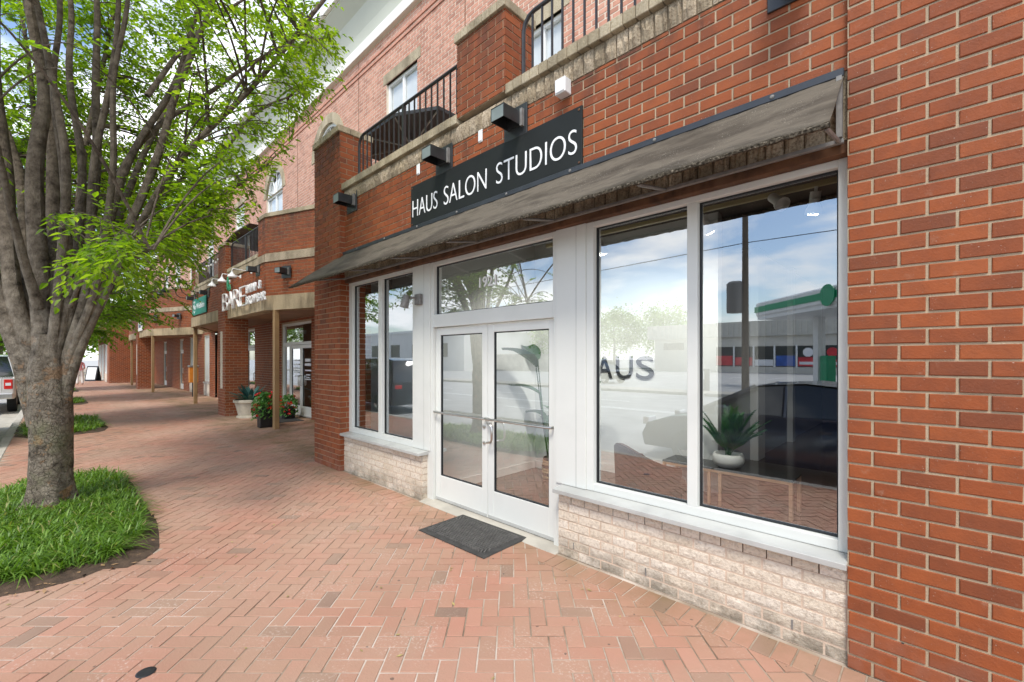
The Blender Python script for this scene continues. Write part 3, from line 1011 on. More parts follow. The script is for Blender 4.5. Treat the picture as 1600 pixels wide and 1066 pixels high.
# ------------------------------------------------------------------ things on and around the salon
sg = empty('shop_sign', (-4.625, .03, 3.277)); tag(sg, 'long black sign board reading HAUS SALON STUDIOS in white capitals', 'sign')
MB().box(0, 2.515, -.012, .004, 0, .497).build('board', 'sign_black', sg, bevel=.002)
text('lettering', 'HAUS', (.04, -.013, .115), 'white_letter', sg, height=.20, width=.50, extrude=.004, offset=-.012)
text('lettering', 'SALON', (.66, -.013, .115), 'white_letter', sg, height=.205, width=.70, extrude=.004, offset=-.012)
text('lettering', 'STUDIOS', (1.50, -.013, .115), 'white_letter', sg, height=.205, width=.965, extrude=.004, offset=-.012)
for x in (.03, 2.485):
    for z in (.03, .467):
        MB().lathe([(0, 0), (.011, 0), (.009, .004), (0, .005)], n=10, cap=False).build('screw', 'rust', sg, loc=(x, -.013, z)).rotation_euler = (math.pi / 2, 0, 0)

for lab, x, z in (('black box wall light at the left end above the awning, beside the brick pier', -6.17, 3.97),
                  ('black box wall light above the HAUS lettering of the black sign', -3.97, 3.905),
                  ('black box wall light above the STUDIOS lettering of the black sign', -2.87, 3.905),
                  ('black box wall light at the top edge near the right brick pier', -.60, 3.93)):
    wall_light(lab, x, z)

def junction(label, x, z, w_, h_, d_):
    o = MB().box(-w_ / 2, w_ / 2, -d_, 0, -h_ / 2, h_ / 2).build('junction_box', 'white', None, bevel=.006, loc=(x, .034, z))
    tag(o, label, 'junction box', 'white boxes on the brick fascia')
    MB().box(-w_ * .4, w_ * .4, -d_ - .006, -d_, -h_ * .42, h_ * .42).build('cover', 'white', o, bevel=.002)
junction('thick white box on the brick to the right of the last letter S', -2.285, 3.975, .11, .13, .09)
junction('flat white plate between the two lights above the black sign', -3.37, 3.96, .06, .13, .012)
junction('flat white plate left of the light above HAUS', -4.48, 3.95, .06, .13, .012)

# awning
AW_X0, AW_X1, AW_Y, AW_Z, AW_T = -6.47, -.372, -.43, 2.81, 3.245
aw = empty('awning', (AW_X0, 0, AW_T)); aw.location = (0, 0, 0)
tag(aw, 'weathered grey canvas awning over the salon windows and door', 'awning')
nx_, ny_ = 90, 8
V = []
for j in range(ny_ + 1):
    t = j / ny_
    for i in range(nx_ + 1):
        x = AW_X0 - .9 * t + (AW_X1 - AW_X0 + .9 * t) * i / nx_
        bay = (i / nx_ * 6) % 1
        sag = .018 * math.sin(math.pi * bay) * math.sin(math.pi * t) + .004 * math.sin(i * 1.7 + j)
        V.append((x, .025 + (AW_Y - .025) * t, AW_T + (AW_Z - AW_T) * t - sag))
F = [(j * (nx_ + 1) + i, j * (nx_ + 1) + i + 1, (j + 1) * (nx_ + 1) + i + 1, (j + 1) * (nx_ + 1) + i) for j in range(ny_) for i in range(nx_)]
cv = mesh_np('canvas', np.array(V), np.array(F), 'canvas', aw)
sm = cv.modifiers.new('thickness', 'SOLIDIFY'); sm.thickness = .006
cv.data.polygons.foreach_set('use_smooth', [True] * len(F))
hem = MB()
hv = []
for i in range(181):
    x = AW_X0 - .9 + (AW_X1 - AW_X0 + .9) * i / 180
    a = random.uniform(-.0015, .0015); b = random.uniform(-.004, .002)
    hv.append([(x, AW_Y + .006 + a, AW_Z + .012), (x, AW_Y - .008 + a, AW_Z - .004), (x, AW_Y - .004 + a, AW_Z - .018 + b), (x, AW_Y + .012 + a, AW_Z - .02 + b), (x, AW_Y + .022, AW_Z - .006)])
hem.add([p for r_ in hv for p in r_], [(i * 5 + j, i * 5 + (j + 1) % 5, (i + 1) * 5 + (j + 1) % 5, (i + 1) * 5 + j) for i in range(180) for j in range(5)])
def hem_mat():
    t = NT('frayed_hem')
    c = t.ramp(t.noise(60, 4, .7), [(.40, (.03, .025, .018)), (.56, (.10, .085, .062)), (.70, (.30, .26, .20))])
    t.bsdf(c, .9, 0., t.bump(t.noise(90, 3), .8, .01), .1); return t.m
hem.build('hem', hem_mat(), aw, fix=False)
MB().box(AW_X0, AW_X1, .0, .034, AW_T - .012, AW_T + .035).build('head_rail', simple('awning_rail', (.03, .034, .04), .4, .2), aw, bevel=.004)
MB().box(AW_X0 + .1, AW_X1, -.012, .014, 2.862, 2.887).build('wall_bar', 'grey_metal', aw, bevel=.003)
for i in range(7):
    x = AW_X0 + .1 + (AW_X1 - AW_X0 - .12) * i / 6
    MB().tube([(x, .0, 2.875), (x, AW_Y + .03, AW_Z - .01)], .012, 6).build('arm', 'grey_metal', aw, smooth=True)
MB().box(AW_X1 - .03, AW_X1 - .005, -.03, .02, 2.89, AW_T - .02).build('end_bracket', 'grey_metal', aw)
for i in range(8):
    MB().lathe([(0, 0), (.014, 0), (.01, .006), (0, .008)], n=8, cap=False).build('bolt', 'grey_metal', aw, loc=(AW_X0 + .5 + i * .75, -.001, AW_T + .012)).rotation_euler = (math.pi / 2, 0, 0)

# spotlight on the white column
sp = empty('spotlight', (-4.53, .088, 2.40)); tag(sp, 'small grey cylinder spotlight on the white column left of the door', 'spotlight')
MB().box(-.055, .055, -.05, 0, -.065, .065).build('mounting_box', 'grey_metal', sp, bevel=.006)
MB().tube([(-.01, -.05, .02), (-.05, -.10, .02), (-.06, -.12, .015)], .014, 8).build('knuckle', 'grey_metal', sp, smooth=True)
k = MB().lathe([(.0, .07), (.03, .07), (.043, .04), (.05, -.06), (.05, -.085), (.04, -.085), (.038, -.06), (.0, -.055)], n=18, cap=False)
h = k.build('lamp_head', 'grey_metal', sp, smooth=True, loc=(-.07, -.16, -.02)); h.rotation_euler = (-.18, .12, 0)

# doormat with raised grid
mat_o = empty('doormat', (-3.205, -.232, .004), math.radians(1.6)); tag(mat_o, 'black ribbed rubber doormat in front of the white double doors', 'doormat')
MB().prism([(-.46, 0), (.46, 0), (.45, .011), (-.45, .011)], (-.285, .285), 'y').build('border', 'rubber', mat_o, bevel=.002)
gm = MB()
for i in range(-13, 14):
    for sgn in (1, -1):
        a = Vector((i * .034, 0, .011)); d = Vector((.5, .866 * sgn, 0))
        ts = []
        for (pa, pb, lim) in ((a.x, d.x, .40), (a.y, d.y, .235)):
            if abs(pb) > 1e-6: ts.append(sorted(((-lim - pa) / pb, (lim - pa) / pb)))
        t0, t1 = max(q[0] for q in ts), min(q[1] for q in ts)
        if t1 - t0 > .05:
            p, q = a + d * t0, a + d * t1; nrm = Vector((-d.y, d.x, 0)) * .0055
            z1 = .021
            vs_ = [p - nrm, q - nrm, q + nrm, p + nrm]
            gm.add([(v.x, v.y, .0105) for v in vs_] + [(v.x, v.y, z1) for v in vs_], [(4, 5, 6, 7), (0, 1, 5, 4), (1, 2, 6, 5), (2, 3, 7, 6), (3, 0, 4, 7)])
gm.build('raised_grid', simple('mat_rib', (.10, .095, .088), .8, .3, 20), mat_o, fix=False)

# drain cap in the paving
dcap = MB().lathe([(0, .002), (.035, .002), (.042, .0), (.045, -.002)], n=20, cap=False).build('drain_cap', 'black_metal', None, loc=(-3.05, -2.66, .006), smooth=True)
tag(dcap, 'small dark round metal cap set in the brick paving', 'drain cap')

# coffee table, bowl plant, armchair, basket plant inside
tb = empty('coffee_table', (-1.77, 2.45, .01)); tag(tb, 'low dark glass table with rose metal legs behind the big window', 'table')
MB().box(-.70, .70, -.2, .2, .40, .418).build('table_top', simple('smoked_top', (.03, .028, .026), .12, .1), tb, bevel=.003)
for sx in (-1, 1):
    for sy in (-1, 1):
        MB().box(sx * .68 - .018, sx * .68 + .018, sy * .18 - .018, sy * .18 + .018, 0, .40).build('leg', 'copper', tb, bevel=.002)
for sx in (-.14, -.02):
    MB().box(sx - .015, sx + .015, -.195, -.165, 0, .40).build('leg', 'copper', tb, bevel=.002)
for sy in (-1, 1):
    MB().box(-.66, .66, sy * .18 - .017, sy * .18 + .017, .37, .399).build('apron', 'copper', tb)
bowl = empty('bowl_plant', (-1.75, 2.42, .43)); tag(bowl, 'green spiky palm in a round white bowl on the low table', 'potted plant')
MB().lathe([(.0, 0), (.09, 0), (.15, .03), (.172, .08), (.165, .14), (.15, .16), (.14, .155), (.15, .13), (.15, .1), (0, .1)], n=28, cap=False).build('bowl', 'white', bowl, smooth=True)
M['palm'] = leaf_material('palm_leaf', [(0., (.015, .06, .02)), (.6, (.03, .13, .04)), (1., (.06, .2, .05))], .25)
def frond(mb, base, az, el, L, lw=.02, nl=16, droop=.6):
    p = Vector(base); d = Vector((math.cos(az) * math.cos(el), math.sin(az) * math.cos(el), math.sin(el)))
    for i in range(nl):
        t = i / nl
        q = p + d * (L / nl); d = (d + Vector((0, 0, -droop / nl))).normalized()
        side = d.cross(Vector((0, 0, 1))).normalized()
        if i > 2:
            for sg_ in (-1, 1):
                tip = p + (side * sg_ * .55 + d * .8).normalized() * L * .34 * (1 - .6 * t)
                mb.add([p - d * lw * .3, p + d * lw * .4, (p + tip) / 2 + d * lw * .5 + Vector((0, 0, .01)), tip, (p + tip) / 2 - d * lw * .4], [(0, 1, 2, 3, 4)])
        mb.add([p - side * .004, p + side * .004, q + side * .003, q - side * .003], [(0, 1, 2, 3)])
        p = q
pm = MB()
for i in range(26):
    frond(pm, (random.uniform(-.03, .03), random.uniform(-.03, .03), .14), random.uniform(0, 6.28), random.uniform(.85, 1.5), random.uniform(.42, .64), .022)
pm.build('foliage', 'palm', bowl, fix=False)
ch = empty('armchair', (-2.22, 1.45, .01), 2.6); tag(ch, 'brown upholstered tub armchair behind the big window beside the table', 'armchair')
M['uph'] = simple('brown_upholstery', (.15, .075, .055), .7, .15, 6, .1, 90)
MB().box(-.30, .30, -.28, .28, .28, .42).build('seat', 'uph', ch, bevel=.04, seg=3, smooth=True)
k = MB()
prof = []
for i in range(15):
    a = math.radians(-20 + 220 * i / 14)
    hgt = .56 + .22 * math.exp(-((i - 7) / 4.2) ** 2)
    prof.append((math.cos(a), math.sin(a), hgt))
vs_ = []
for c_, s_, hh in prof:
    for r, z in ((.33, .2), (.37, .2), (.39, hh), (.32, hh)): vs_.append((c_ * r, s_ * r, z))
fs_ = []
for i in range(14):
    for j in range(4):
        fs_.append((i * 4 + j, i * 4 + (j + 1) % 4, (i + 1) * 4 + (j + 1) % 4, (i + 1) * 4 + j))
fs_ += [(0, 1, 2, 3), (59, 58, 57, 56)]
k.add(vs_, fs_); k.build('backrest', 'uph', ch, bevel=.015, seg=2, smooth=True)
for sx in (-1, 1):
    for sy in (-1, 1):
        MB().tube([(sx * .24, sy * .22, 0), (sx * .22, sy * .2, .28)], [.012, .02], 8).build('leg', 'black_metal', ch)
bk = empty('basket_plant', (-3.93, 1.86, .01)); tag(bk, 'tall broad leaved plant in a striped basket behind the right door', 'potted plant')
for i in range(8):
    z = i * .036
    r0 = .105 + .012 * math.sin(i * .5)
    MB().lathe([(r0, z), (r0 + .012, z + .018), (r0 + .002, z + .036)], n=22, cap=False).build('basket_coil', simple('straw', (.50, .36, .2), .8, .2, 30) if i == 0 else ('straw_d' if i % 3 == 1 else 'straw'), bk, smooth=True)
    if i == 0:
        M['straw'] = simple('straw_light', (.52, .38, .22), .8, .2, 30); M['straw_d'] = simple('straw_dark', (.05, .035, .03), .8, .2, 30)
def big_leaf(mb, base, az, stem, L, W, tilt):
    p = Vector(base); d = Vector((math.cos(az), math.sin(az), 0))
    top = p + Vector((0, 0, stem)) + d * stem * .18
    mb.tube([p, (p + top) / 2 + d * .01, top], [.013, .01, .007], 6)
    side = Vector((-d.y, d.x, 0)); n = 9; L_, R_ = [], []
    vs_ = []
    for i in range(n + 1):
        t = i / n
        w_ = W * math.sin(math.pi * min(1, t * .92 + .06)) ** .7
        c_ = top + d * (L * t * math.cos(tilt * (1 - .9 * t))) + Vector((0, 0, L * t * math.sin(tilt) - .45 * L * t * t))
        vs_ += [c_ - side * w_ + Vector((0, 0, .03)), c_, c_ + side * w_ + Vector((0, 0, .03))]
    mb.add(vs_, [(i * 3 + j, i * 3 + j + 1, i * 3 + j + 4, i * 3 + j + 3) for i in range(n) for j in (0, 1)])
bl_ = MB()
for az, stem, L, W, tl in ((2.5, .55, .42, .09, .5), (3.6, .95, .55, .13, .7), (1.2, 1.25, .6, .14, .9), (.2, 1.0, .55, .13, .8), (4.6, 1.35, .6, .15, 1.0), (5.4, .75, .5, .12, .6), (2.9, 1.45, .6, .14, 1.1), (3.1, .62, .4, .09, .6)):
    big_leaf(bl_, (random.uniform(-.03, .03), random.uniform(-.03, .03), .2), az, stem, L, W, tl)
bl_.build('foliage', 'palm', bk, fix=False)

# balcony railings and patio table
rail('balcony_railing', 'black iron balcony railing between the two brick piers above the black sign', 'balcony railings', (-6.10, .10), (-3.72, .10), 4.30, 4.925)
rail('balcony_railing', 'black iron balcony railing at the top right of the middle brick pier', 'balcony railings', (-2.84, .10), (.3, .10), 4.30, 4.925)
pt = empty('patio_umbrella', (-6.2, 1.05, 4.12)); tag(pt, 'dark low slatted patio canopy seen behind the balcony railing', 'umbrella')
k = MB()
oct_ = [(1.15 * math.cos(math.pi / 8 + i * math.pi / 4), .62 * math.sin(math.pi / 8 + i * math.pi / 4)) for i in range(8)]
k.prism(oct_, (1.13, 1.18), 'z'); k.build('canopy', 'black_metal', pt)
for i in range(8):
    MB().tube([(0, 0, 1.02), (oct_[i][0] * .97, oct_[i][1] * .97, 1.125)], .012, 5).build('rib', 'grey_metal', pt)
MB().tube([(0, 0, 0), (0, 0, 1.13)], .022, 8).build('pole', 'white', pt)

# ------------------------------------------------------------------ upper storeys, set back behind the balconies
upper = empty('apartment_building', (0, 0, 0)); tag(upper, 'red brick upper storeys with painted-in brightness, arched windows and a sage cornice', 'building')
UB = Bricks(upper)
UY = 2.1
X_L, X_R = -47., 1.5
wins = []     # (x0,x1,z0,z1,arched)
for cxm, kind in ((-8.18, 0), (-11.8, 1), (-15.95, 1), (-19.9, 0), (-24.6, 0), (-28.4, 1), (-32.6, 1), (-36.3, 0)):
    wins.append((cxm - (.6 if kind == 0 else .78), cxm + (.6 if kind == 0 else .78), 5.15 if kind == 0 else 4.6, 7.75 if kind == 0 else 7.2, kind))
wins.append((-4.75, -3.9, 4.2, 6.75, 0))
wins.append((-2.2, -1.2, 4.2, 6.75, 0))
ops = []
for x0, x1, z0, z1, kd in wins:
    ops.append((x0 - X_L, x1 - X_L, z0, z1, .12))
    if kd:
        r = (x1 - x0) / 2; xc = (x0 + x1) / 2
        for i in range(8):
            za, zb = z1 + r * i / 8, z1 + r * (i + 1) / 8
            hw = math.sqrt(max(0, r * r - ((za + zb) / 2 - z1) ** 2)) + .03
            ops.append((xc - hw - X_L, xc + hw - X_L, za, zb))
UB.wall((X_L, UY), 0, X_R - X_L, 4.1, 8.86, mat='brick_up_lit', mortar='mortar_up_lit', openings=ops, name='upper_wall', dp=.004, jt=.017)
UB.finish(300, 'upper_brickwork')
for xj in (-6.08, -10.05, -13.9, -18.1, -21.9, -26.5):      # control joints
    MB().box(xj - .006, xj + .006, UY - .0095, UY - .006, 4.2, 8.8).build('control_joint', 'rust', upper)
for zz_ in (8.44, 8.56):
    MB().box(X_L, -6.1, UY - .022, UY - .006, zz_, zz_ + .05).build('string_course', 'brick_up_lit', upper)
for x0, x1, z0, z1, kd in wins:
    xc = (x0 + x1) / 2
    if kd == 0:
        wn_ = window(upper, x0, x1, z0, z1, [(xc - .035, xc + .035)], (.06, .06, .06, .06), UY + .05, UY + .11, 'white', 'glass_up', gasket=0)
        MB().box(x0 + .06, x1 - .06, UY + .05, UY + .1, z0 + (z1 - z0) * .42, z0 + (z1 - z0) * .42 + .05).build('meeting_rail', 'white', wn_)
        MB().box(x0 - .12, x1 + .12, UY - .012, UY + .05, z1, z1 + .22).build('lintel', 'cap', upper)
        MB().box(x0 - .1, x1 + .1, UY - .05, UY + .05, z0 - .1, z0).build('window_sill', 'cap', upper)
    else:
        r = (x1 - x0) / 2
        wn_ = window(upper, x0, x1, z0, z1, [(xc - .03, xc + .03)], (.06, .06, .06, .06), UY + .05, UY + .11, 'white', 'glass_up', gasket=0)
        pts_o = [(xc + r * math.cos(math.pi * i / 20), z1 + r * math.sin(math.pi * i / 20)) for i in range(21)]
        pts_i = [(xc + (r - .07) * math.cos(math.pi * i / 20), z1 + (r - .07) * math.sin(math.pi * i / 20)) for i in range(21)]
        fr_ = MB(); ar = MB(); gl_ = MB()
        for i in range(20):
            a, b, c_, d_ = pts_o[i], pts_o[i + 1], pts_i[i + 1], pts_i[i]
            fr_.prism([a, b, c_, d_], (UY + .05, UY + .11), 'y')
            e = [(xc + (q[0] - xc) * (1 + .25 / r), z1 + (q[1] - z1) * (1 + .25 / r)) for q in (a, b)]
            ar.prism([a, b, e[1], e[0]], (UY - .022, UY + .05), 'y')
        fr_.build('arch_frame', 'white', wn_)
        for i in range(5):
            a_ = math.pi * (i + .5) / 5
            MB().tube([(xc, UY + .08, z1), (xc + r * math.cos(a_), UY + .08, z1 + r * math.sin(a_))], .014, 4).build('glazing_bar', 'white', wn_)
        ar.build('arch_surround', 'cap', upper)
        gl_.add([(p[0], UY + .09, p[1]) for p in pts_i], [tuple(range(21))]); gl_.build('pane', 'glass_up', wn_, fix=False)
    MB().quad((x0 + .02, UY + .118, z0), (x1 - .02, UY + .118, z0), (x1 - .02, UY + .118, z1 + (.5 if kd else 0)), (x0 + .02, UY + .118, z1 + (.5 if kd else 0))).build('blind', 'blind', upper, fix=False)
MB().box(X_L, X_R, UY + .25, UY + .4, 4.1, 9.5).build('wall_core', 'mortar', upper)
MB().prism([(UY - .10, 8.86), (UY - .10, 9.10), (UY - .02, 9.14), (UY + .3, 9.14), (UY + .3, 8.86)], (X_L, X_R), 'x').build('cornice_trim', 'fasc', upper, bevel=.006)
MB().prism([(UY, 9.14), (UY - .02, 9.5), (UY - .12, 9.9), (UY - .38, 10.2), (UY - .38, 10.24), (UY + .3, 10.24), (UY + .3, 9.14)], (X_L, X_R), 'x').build('frieze', 'frieze', upper)
MB().box(X_L, X_R, UY - .46, UY + .3, 10.24, 10.42).build('cornice_top', 'fasc', upper, bevel=.01)
MB().box(X_L, X_R, UY + .4, 14, 4.12, 10.3).build('building_core', 'dark', upper)
# ------------------------------------------------------------------ neighbouring shop bays
FA = math.radians(21)
def corner_unit(label, xc, yo, nb, doors, w_left, w_right, wy=1.93):
    t = empty('shop_building'); tag(t, label, 'building', 'brick shops further along the pavement')
    K = Bricks(t)
    pl, pr = xc - .38, xc + .38
    xr, xl = xc + 3.65, xc - 4.6
    fl = 4.3
    cF, sF = math.cos(FA), math.sin(FA)
    # central pier
    K.wall((pl, yo - .09), 0, pr - pl, 0, 5.0, e0=.008, e1=.008, name='brick_pier')
    K.wall((pr, yo - .09), math.pi / 2, .6, 0, 5.0, off=.1, name='pier_side')
    K.wall((pl, yo + .51), -math.pi / 2, .6, 0, 5.0, off=.1, name='pier_side')
    MB().box(pl + .004, pr - .004, yo - .086, yo + .506, 0, 5.0).build('pier_core', 'mortar', t)
    MB().box(pl - .03, pr + .03, yo - .12, yo + .54, 5.0, 5.09).build('pier_cap', 'cap', t, bevel=.006)
    MB().box(xc - .12, xc + .12, yo - .10, yo - .088, .8, 2.5).build('pier_inset', 'cream', t)
    # fascia brick either side, parapet blocks, facets
    for a, b in ((pr, xr), (xl, pl)):
        K.wall((a, yo), 0, b - a, 3.2, 4.02, name='fascia_wall')
        MB().box(a, b, yo - .035, yo + .2, 4.02, 4.2).build('band', 'split', t)
        MB().box(a, b, yo + .003, yo + .2, 3.2, 4.02).build('fascia_core', 'mortar', t)
    for (a, b, al, O, s) in ((xr - .55, xr, FA, (xr, yo), 1), (xl, xl + .55, -FA, (xl - fl * cF, yo + fl * sF), -1)):
        K.wall((a, yo), 0, b - a, 4.2, 5.1, e0=.008, name='parapet_wall')
        K.wall(O, al, fl, 3.2, 4.02, name='facet_wall')
        K.wall(O, al, fl, 4.2, 5.1, name='facet_parapet')
        ux, uy = math.cos(al), math.sin(al); nx, ny = uy, -ux
        def slab(nm, z0, z1, k0, k1, mat, u0=0., u1=fl):
            P = [(O[0] + ux * u + nx * k, O[1] + uy * u + ny * k) for u, k in ((u0, k0), (u1, k0), (u1, k1), (u0, k1))]
            MB().prism(P, (z0, z1), 'z').build(nm, mat, t)
        slab('facet_band', 4.02, 4.2, .03, -.2, 'split'); slab('facet_cap', 5.1, 5.19, .035, -.25, 'cap')
        slab('facet_core', 3.2, 5.1, -.004, -.2, 'mortar'); slab('facet_beam', 2.85, 3.2, .03, -.25, 'beam')
        MB().box(a, b, yo + .004, yo + .35, 4.2, 5.1).build('parapet_core', 'mortar', t)
        MB().box(a - .03, b + .01, yo - .035, yo + .38, 5.1, 5.19).build('parapet_cap', 'cap', t, bevel=.006)
    for a, b in ((pr, xr - .55), (xl + .55, pl)):
        MB().box(a, b, yo - .05, yo + .22, 4.2, 4.3).build('parapet_cap', 'cap', t, bevel=.006)
    # beams, posts, soffit
    MB().box(pr + .002, xr, yo - .03, yo + .25, 2.85, 3.2).build('beam', 'beam', t, bevel=.01)
    MB().box(xl, pl - .002, yo - .03, yo + .25, 2.85, 3.2).build('beam', 'beam', t, bevel=.01)
    for xp in (xr + .22, xl - .25):
        MB().box(xp, xp + .13, yo + .08, yo + .195, 0, 2.853).build('post', 'post', t, bevel=.01)
    MB().prism([(xl - fl * cF, wy + .1), (xl, yo + .2), (xr, yo + .2), (xr + fl * cF, wy + .1)], (2.88, 2.93), 'z').build('soffit', 'soffit', t)
    # recessed shopfront wall
    ops = [(a - w_left, b - w_left, z0, z1, .15) for a, b, z0, z1, kd in doors]
    K.wall((w_left, wy), 0, w_right - w_left, 0, 2.9, openings=ops, name='shopfront_wall')
    K.wall((w_left, wy), 0, w_right - w_left, 2.9, 4.4, name='shopfront_wall') if False else None
    K.finish(nb, 'shop_brickwork')
    for a, b, z0, z1, kd in doors:
        if kd == 'door':
            n = 2 if b - a > 1.4 else 1
            tw = window(t, a, b, 2.1, z1, [], (.05, .05, .06, .08), wy + .03, wy + .1, name='transom_window', gasket=0)
            sl = .0
            if n == 2 and b - a > 2.0:
                sl = b - a - 1.68
                window(t, a, a + sl, .1, 2.1, [], (.05, .05, .05, .05), wy + .03, wy + .1, name='sidelight', gasket=0)
            for i in range(n):
                w_ = (b - a - sl) / n
                d = door_leaf(t, a + sl + i * w_ + .005, a + sl + (i + 1) * w_ - .005, .02, 2.09, wy + .04, wy + .085, .09, .3, .1)
                MB().tube([(a + sl + i * w_ + (w_ - .06 if i == 0 else .06), wy + .04, z) for z in (.9,)] + [(a + sl + i * w_ + (w_ - .06 if i == 0 else .06), wy - .02, z) for z in (.92, 1.18)] + [(a + sl + i * w_ + (w_ - .06 if i == 0 else .06), wy + .04, 1.2)], .014, 6).build('pull_handle', 'steel', d, smooth=True)
        else:
            n = 3
            ms = [(a + (b - a) * i / n - .02, a + (b - a) * i / n + .02) for i in range(1, n)]
            window(t, a, b, z0, z1, ms, (.05, .05, .06, .06), wy + .03, wy + .1, gasket=0)
            MB().box(a - .05, b + .05, wy - .05, wy + .08, z0 - .06, z0).build('window_sill', 'sill', t)
            MB().box(a - .02, b + .02, wy - .02, wy + .02, 0, z0 - .06).build('base_block', 'cream', t)
            if kd == 'blinds':
                nn = 9
                for i in range(nn):
                    xx = a + .06 + (b - a - .12) * i / (nn - 1)
                    MB().box(xx - .03, xx + .03, wy + .13, wy + .135, z0 + .08, z1 - .08).build('blind_slat', 'blind', t)
    MB().quad((w_left, wy + .7, 0), (w_right, wy + .7, 0), (w_right, wy + .7, 2.9), (w_left, wy + .7, 2.9)).build('interior_dark_sheet', 'dark', t, fix=False)  # flat dark sheet painted in place of the unlit depth behind the glazing
    MB().box(w_left, w_right, 2.02, 2.098, 2.93, 4.3).build('wall_core', 'mortar', t)
    return t
ub = corner_unit('red brick waxing shop bay with white BARE lettering on its fascia beyond the left pier', -15.35, .55, 300,
                 [(-14.75, -12.45, 0, 2.75, 'door'), (-18.5, -17.4, 0, 2.75, 'door'), (-21.9, -20.9, .62, 2.75, 'window')], -22.6, -7.4)
uc = corner_unit('distant red brick shop bay with a small white sign and tan posts', -32.5, .32, 120,
                 [(-30.4, -29.35, 0, 2.75, 'door'), (-35.6, -34.5, 0, 2.75, 'door'), (-27.7, -26.4, .62, 2.75, 'blinds'), (-24.6, -23.6, .62, 2.75, 'window')], -40.4, -22.6, 1.85)
tx = ub
# far projecting shop
fs = empty('shop_building'); tag(fs, 'farthest red brick shop projecting past the posts with a grey awning', 'building', 'brick shops further along the pavement')
K = Bricks(fs)
FY = -.36
K.wall((-41.2, FY), math.pi / 2, 2.4, 0, 4.3, name='side_wall', off=.05)
ops = [(1.0, 3.2, .6, 2.8, .15), (3.9, 6.1, .05, 2.8, .15), (7.0, 9.0, .6, 2.8, .15)]
K.wall((-52.0, FY), 0, 10.8, 0, 4.3, openings=ops, name='front_wall')
K.finish(60, 'shop_brickwork')
for a, b, z0, z1, q in ops:
    window(fs, -52 + a, -52 + b, z0, z1, [(-52 + (a + b) / 2 - .05, -52 + (a + b) / 2 + .05)], (.1, .1, .1, .1), FY - .02, FY + .1, gasket=0)
    MB().box(-52 + a, -52 + b, FY - .03, FY + .01, 0, z0 - .01).build('base_block', 'cream', fs)
MB().box(-52, -41.204, FY + .2, 2.05, 0, 4.3).build('wall_core', 'dark', fs)
MB().box(-52, -41.17, FY - .04, FY + .3, 4.3, 4.4).build('parapet_cap', 'cap', fs)
fa = empty('awning'); tag(fa, 'grey canvas awning on the farthest shop', 'awning')
MB().prism([(FY, 3.35), (FY, 3.38), (FY - .9, 2.75), (FY - .9, 2.71)], (-51.5, -43.0), 'x').build('canvas', 'canvas', fa)
MB().box(-51.5, -43.0, FY - .03, FY, 3.38, 3.42).build('head_rail', 'black_metal', fa)

# door notices on the waxing shop
M['print'] = simple('white_print', (.8, .8, .8), .6, 0)
for i, (x, z, w_, h_) in enumerate(((-13.82, 1.62, .34, .045), (-13.82, 1.5, .36, .04), (-13.88, 1.385, .46, .045), (-13.82, 1.265, .36, .045), (-13.75, 1.15, .2, .045),
                                    (-12.98, 1.6, .36, .09), (-13.0, 1.48, .40, .08), (-12.98, 1.33, .40, .05), (-12.92, 1.21, .26, .04), (-12.92, 1.14, .26, .03), (-13.0, 1.09, .42, .03))):
    m = MB(); k = x
    while k < x + w_ - .01:
        dw = random.uniform(.022, .04)
        m.box(k, k + dw, 1.962, 1.966, z + random.uniform(0, .006), z + h_ - random.uniform(0, .006)); k += dw + .008
    m.build('door_print', 'print', ub)
text('street_number', '1919', (-13.45, 1.955, 2.4), 'print', ub, height=.12, width=.3, extrude=.002)

# BARE sign: single letters fixed to the fascia
bs = empty('shop_sign', (-15.06, .425, 3.07)); tag(bs, 'white cut out letters reading BARE BIKINI & BROW BAR on the brick fascia', 'sign')
for ltr, x in (('B', 0.), ('A', .56), ('R', 1.14), ('E', 1.72)):
    text('letter', ltr, (x, -.0, .0), 'white_letter', bs, height=.50, width=.50, extrude=.025, offset=-.03)
for s_, x0, z0, w_ in (('BIKINI', 2.27, .29, .85), ('&', 3.25, .30, .24), ('BROW', 2.27, .0, .82), ('BAR', 3.17, .0, .62)):
    k = len(s_)
    for i, chh in enumerate(s_):
        ww_ = w_ / k * (.82 if chh != 'I' else .3)
        text('letter', chh, (x0 + w_ / k * i, 0, z0), 'white_letter', bs, height=.205, width=ww_, extrude=.02, offset=.004)
lf = MB(); lf.prism([(.55, .55), (.50, .75), (.55, .95), (.66, .8), (.66, .6)], (-.03, .0), 'y'); lf.prism([(.72, .5), (.68, .62), (.8, .7), (.86, .56)], (-.03, 0), 'y')
lf.build('leaf_emblem', simple('emblem_green', (.02, .22, .10), .5, .2, 9), bs)

gs_ = empty('shop_sign', (-19.55, .52, 3.24)); tag(gs_, 'square teal green sign board with white script left of the BARE letters', 'sign')
MB().box(0, 2.05, -.03, .0, 0, .57).build('board', simple('teal_board', (.02, .23, .17), .45, .1, 3), gs_, bevel=.004)
text('lettering', 'the', (.2, -.032, .43), 'print', gs_, height=.09, width=.28, extrude=.002)
text('lettering', 'Nu Wellskin', (.15, -.032, .2), 'print', gs_, height=.19, width=1.7, extrude=.002, offset=.006)
text('lettering', 'v', (.22, -.032, .06), 'print', gs_, height=.1, width=.25, extrude=.002)
ws = empty('shop_sign', (-32.0, .27, 3.25)); tag(ws, 'small white square sign with navy lettering beside the distant pier', 'sign')
MB().box(0, 1.5, -.04, 0, -.05, .5).build('board', 'white', ws, bevel=.004)
text('lettering', 'Beers', (.25, -.043, .12), simple('navy', (.015, .03, .12), .5, 0), ws, height=.24, width=.95, extrude=.002, offset=.008)

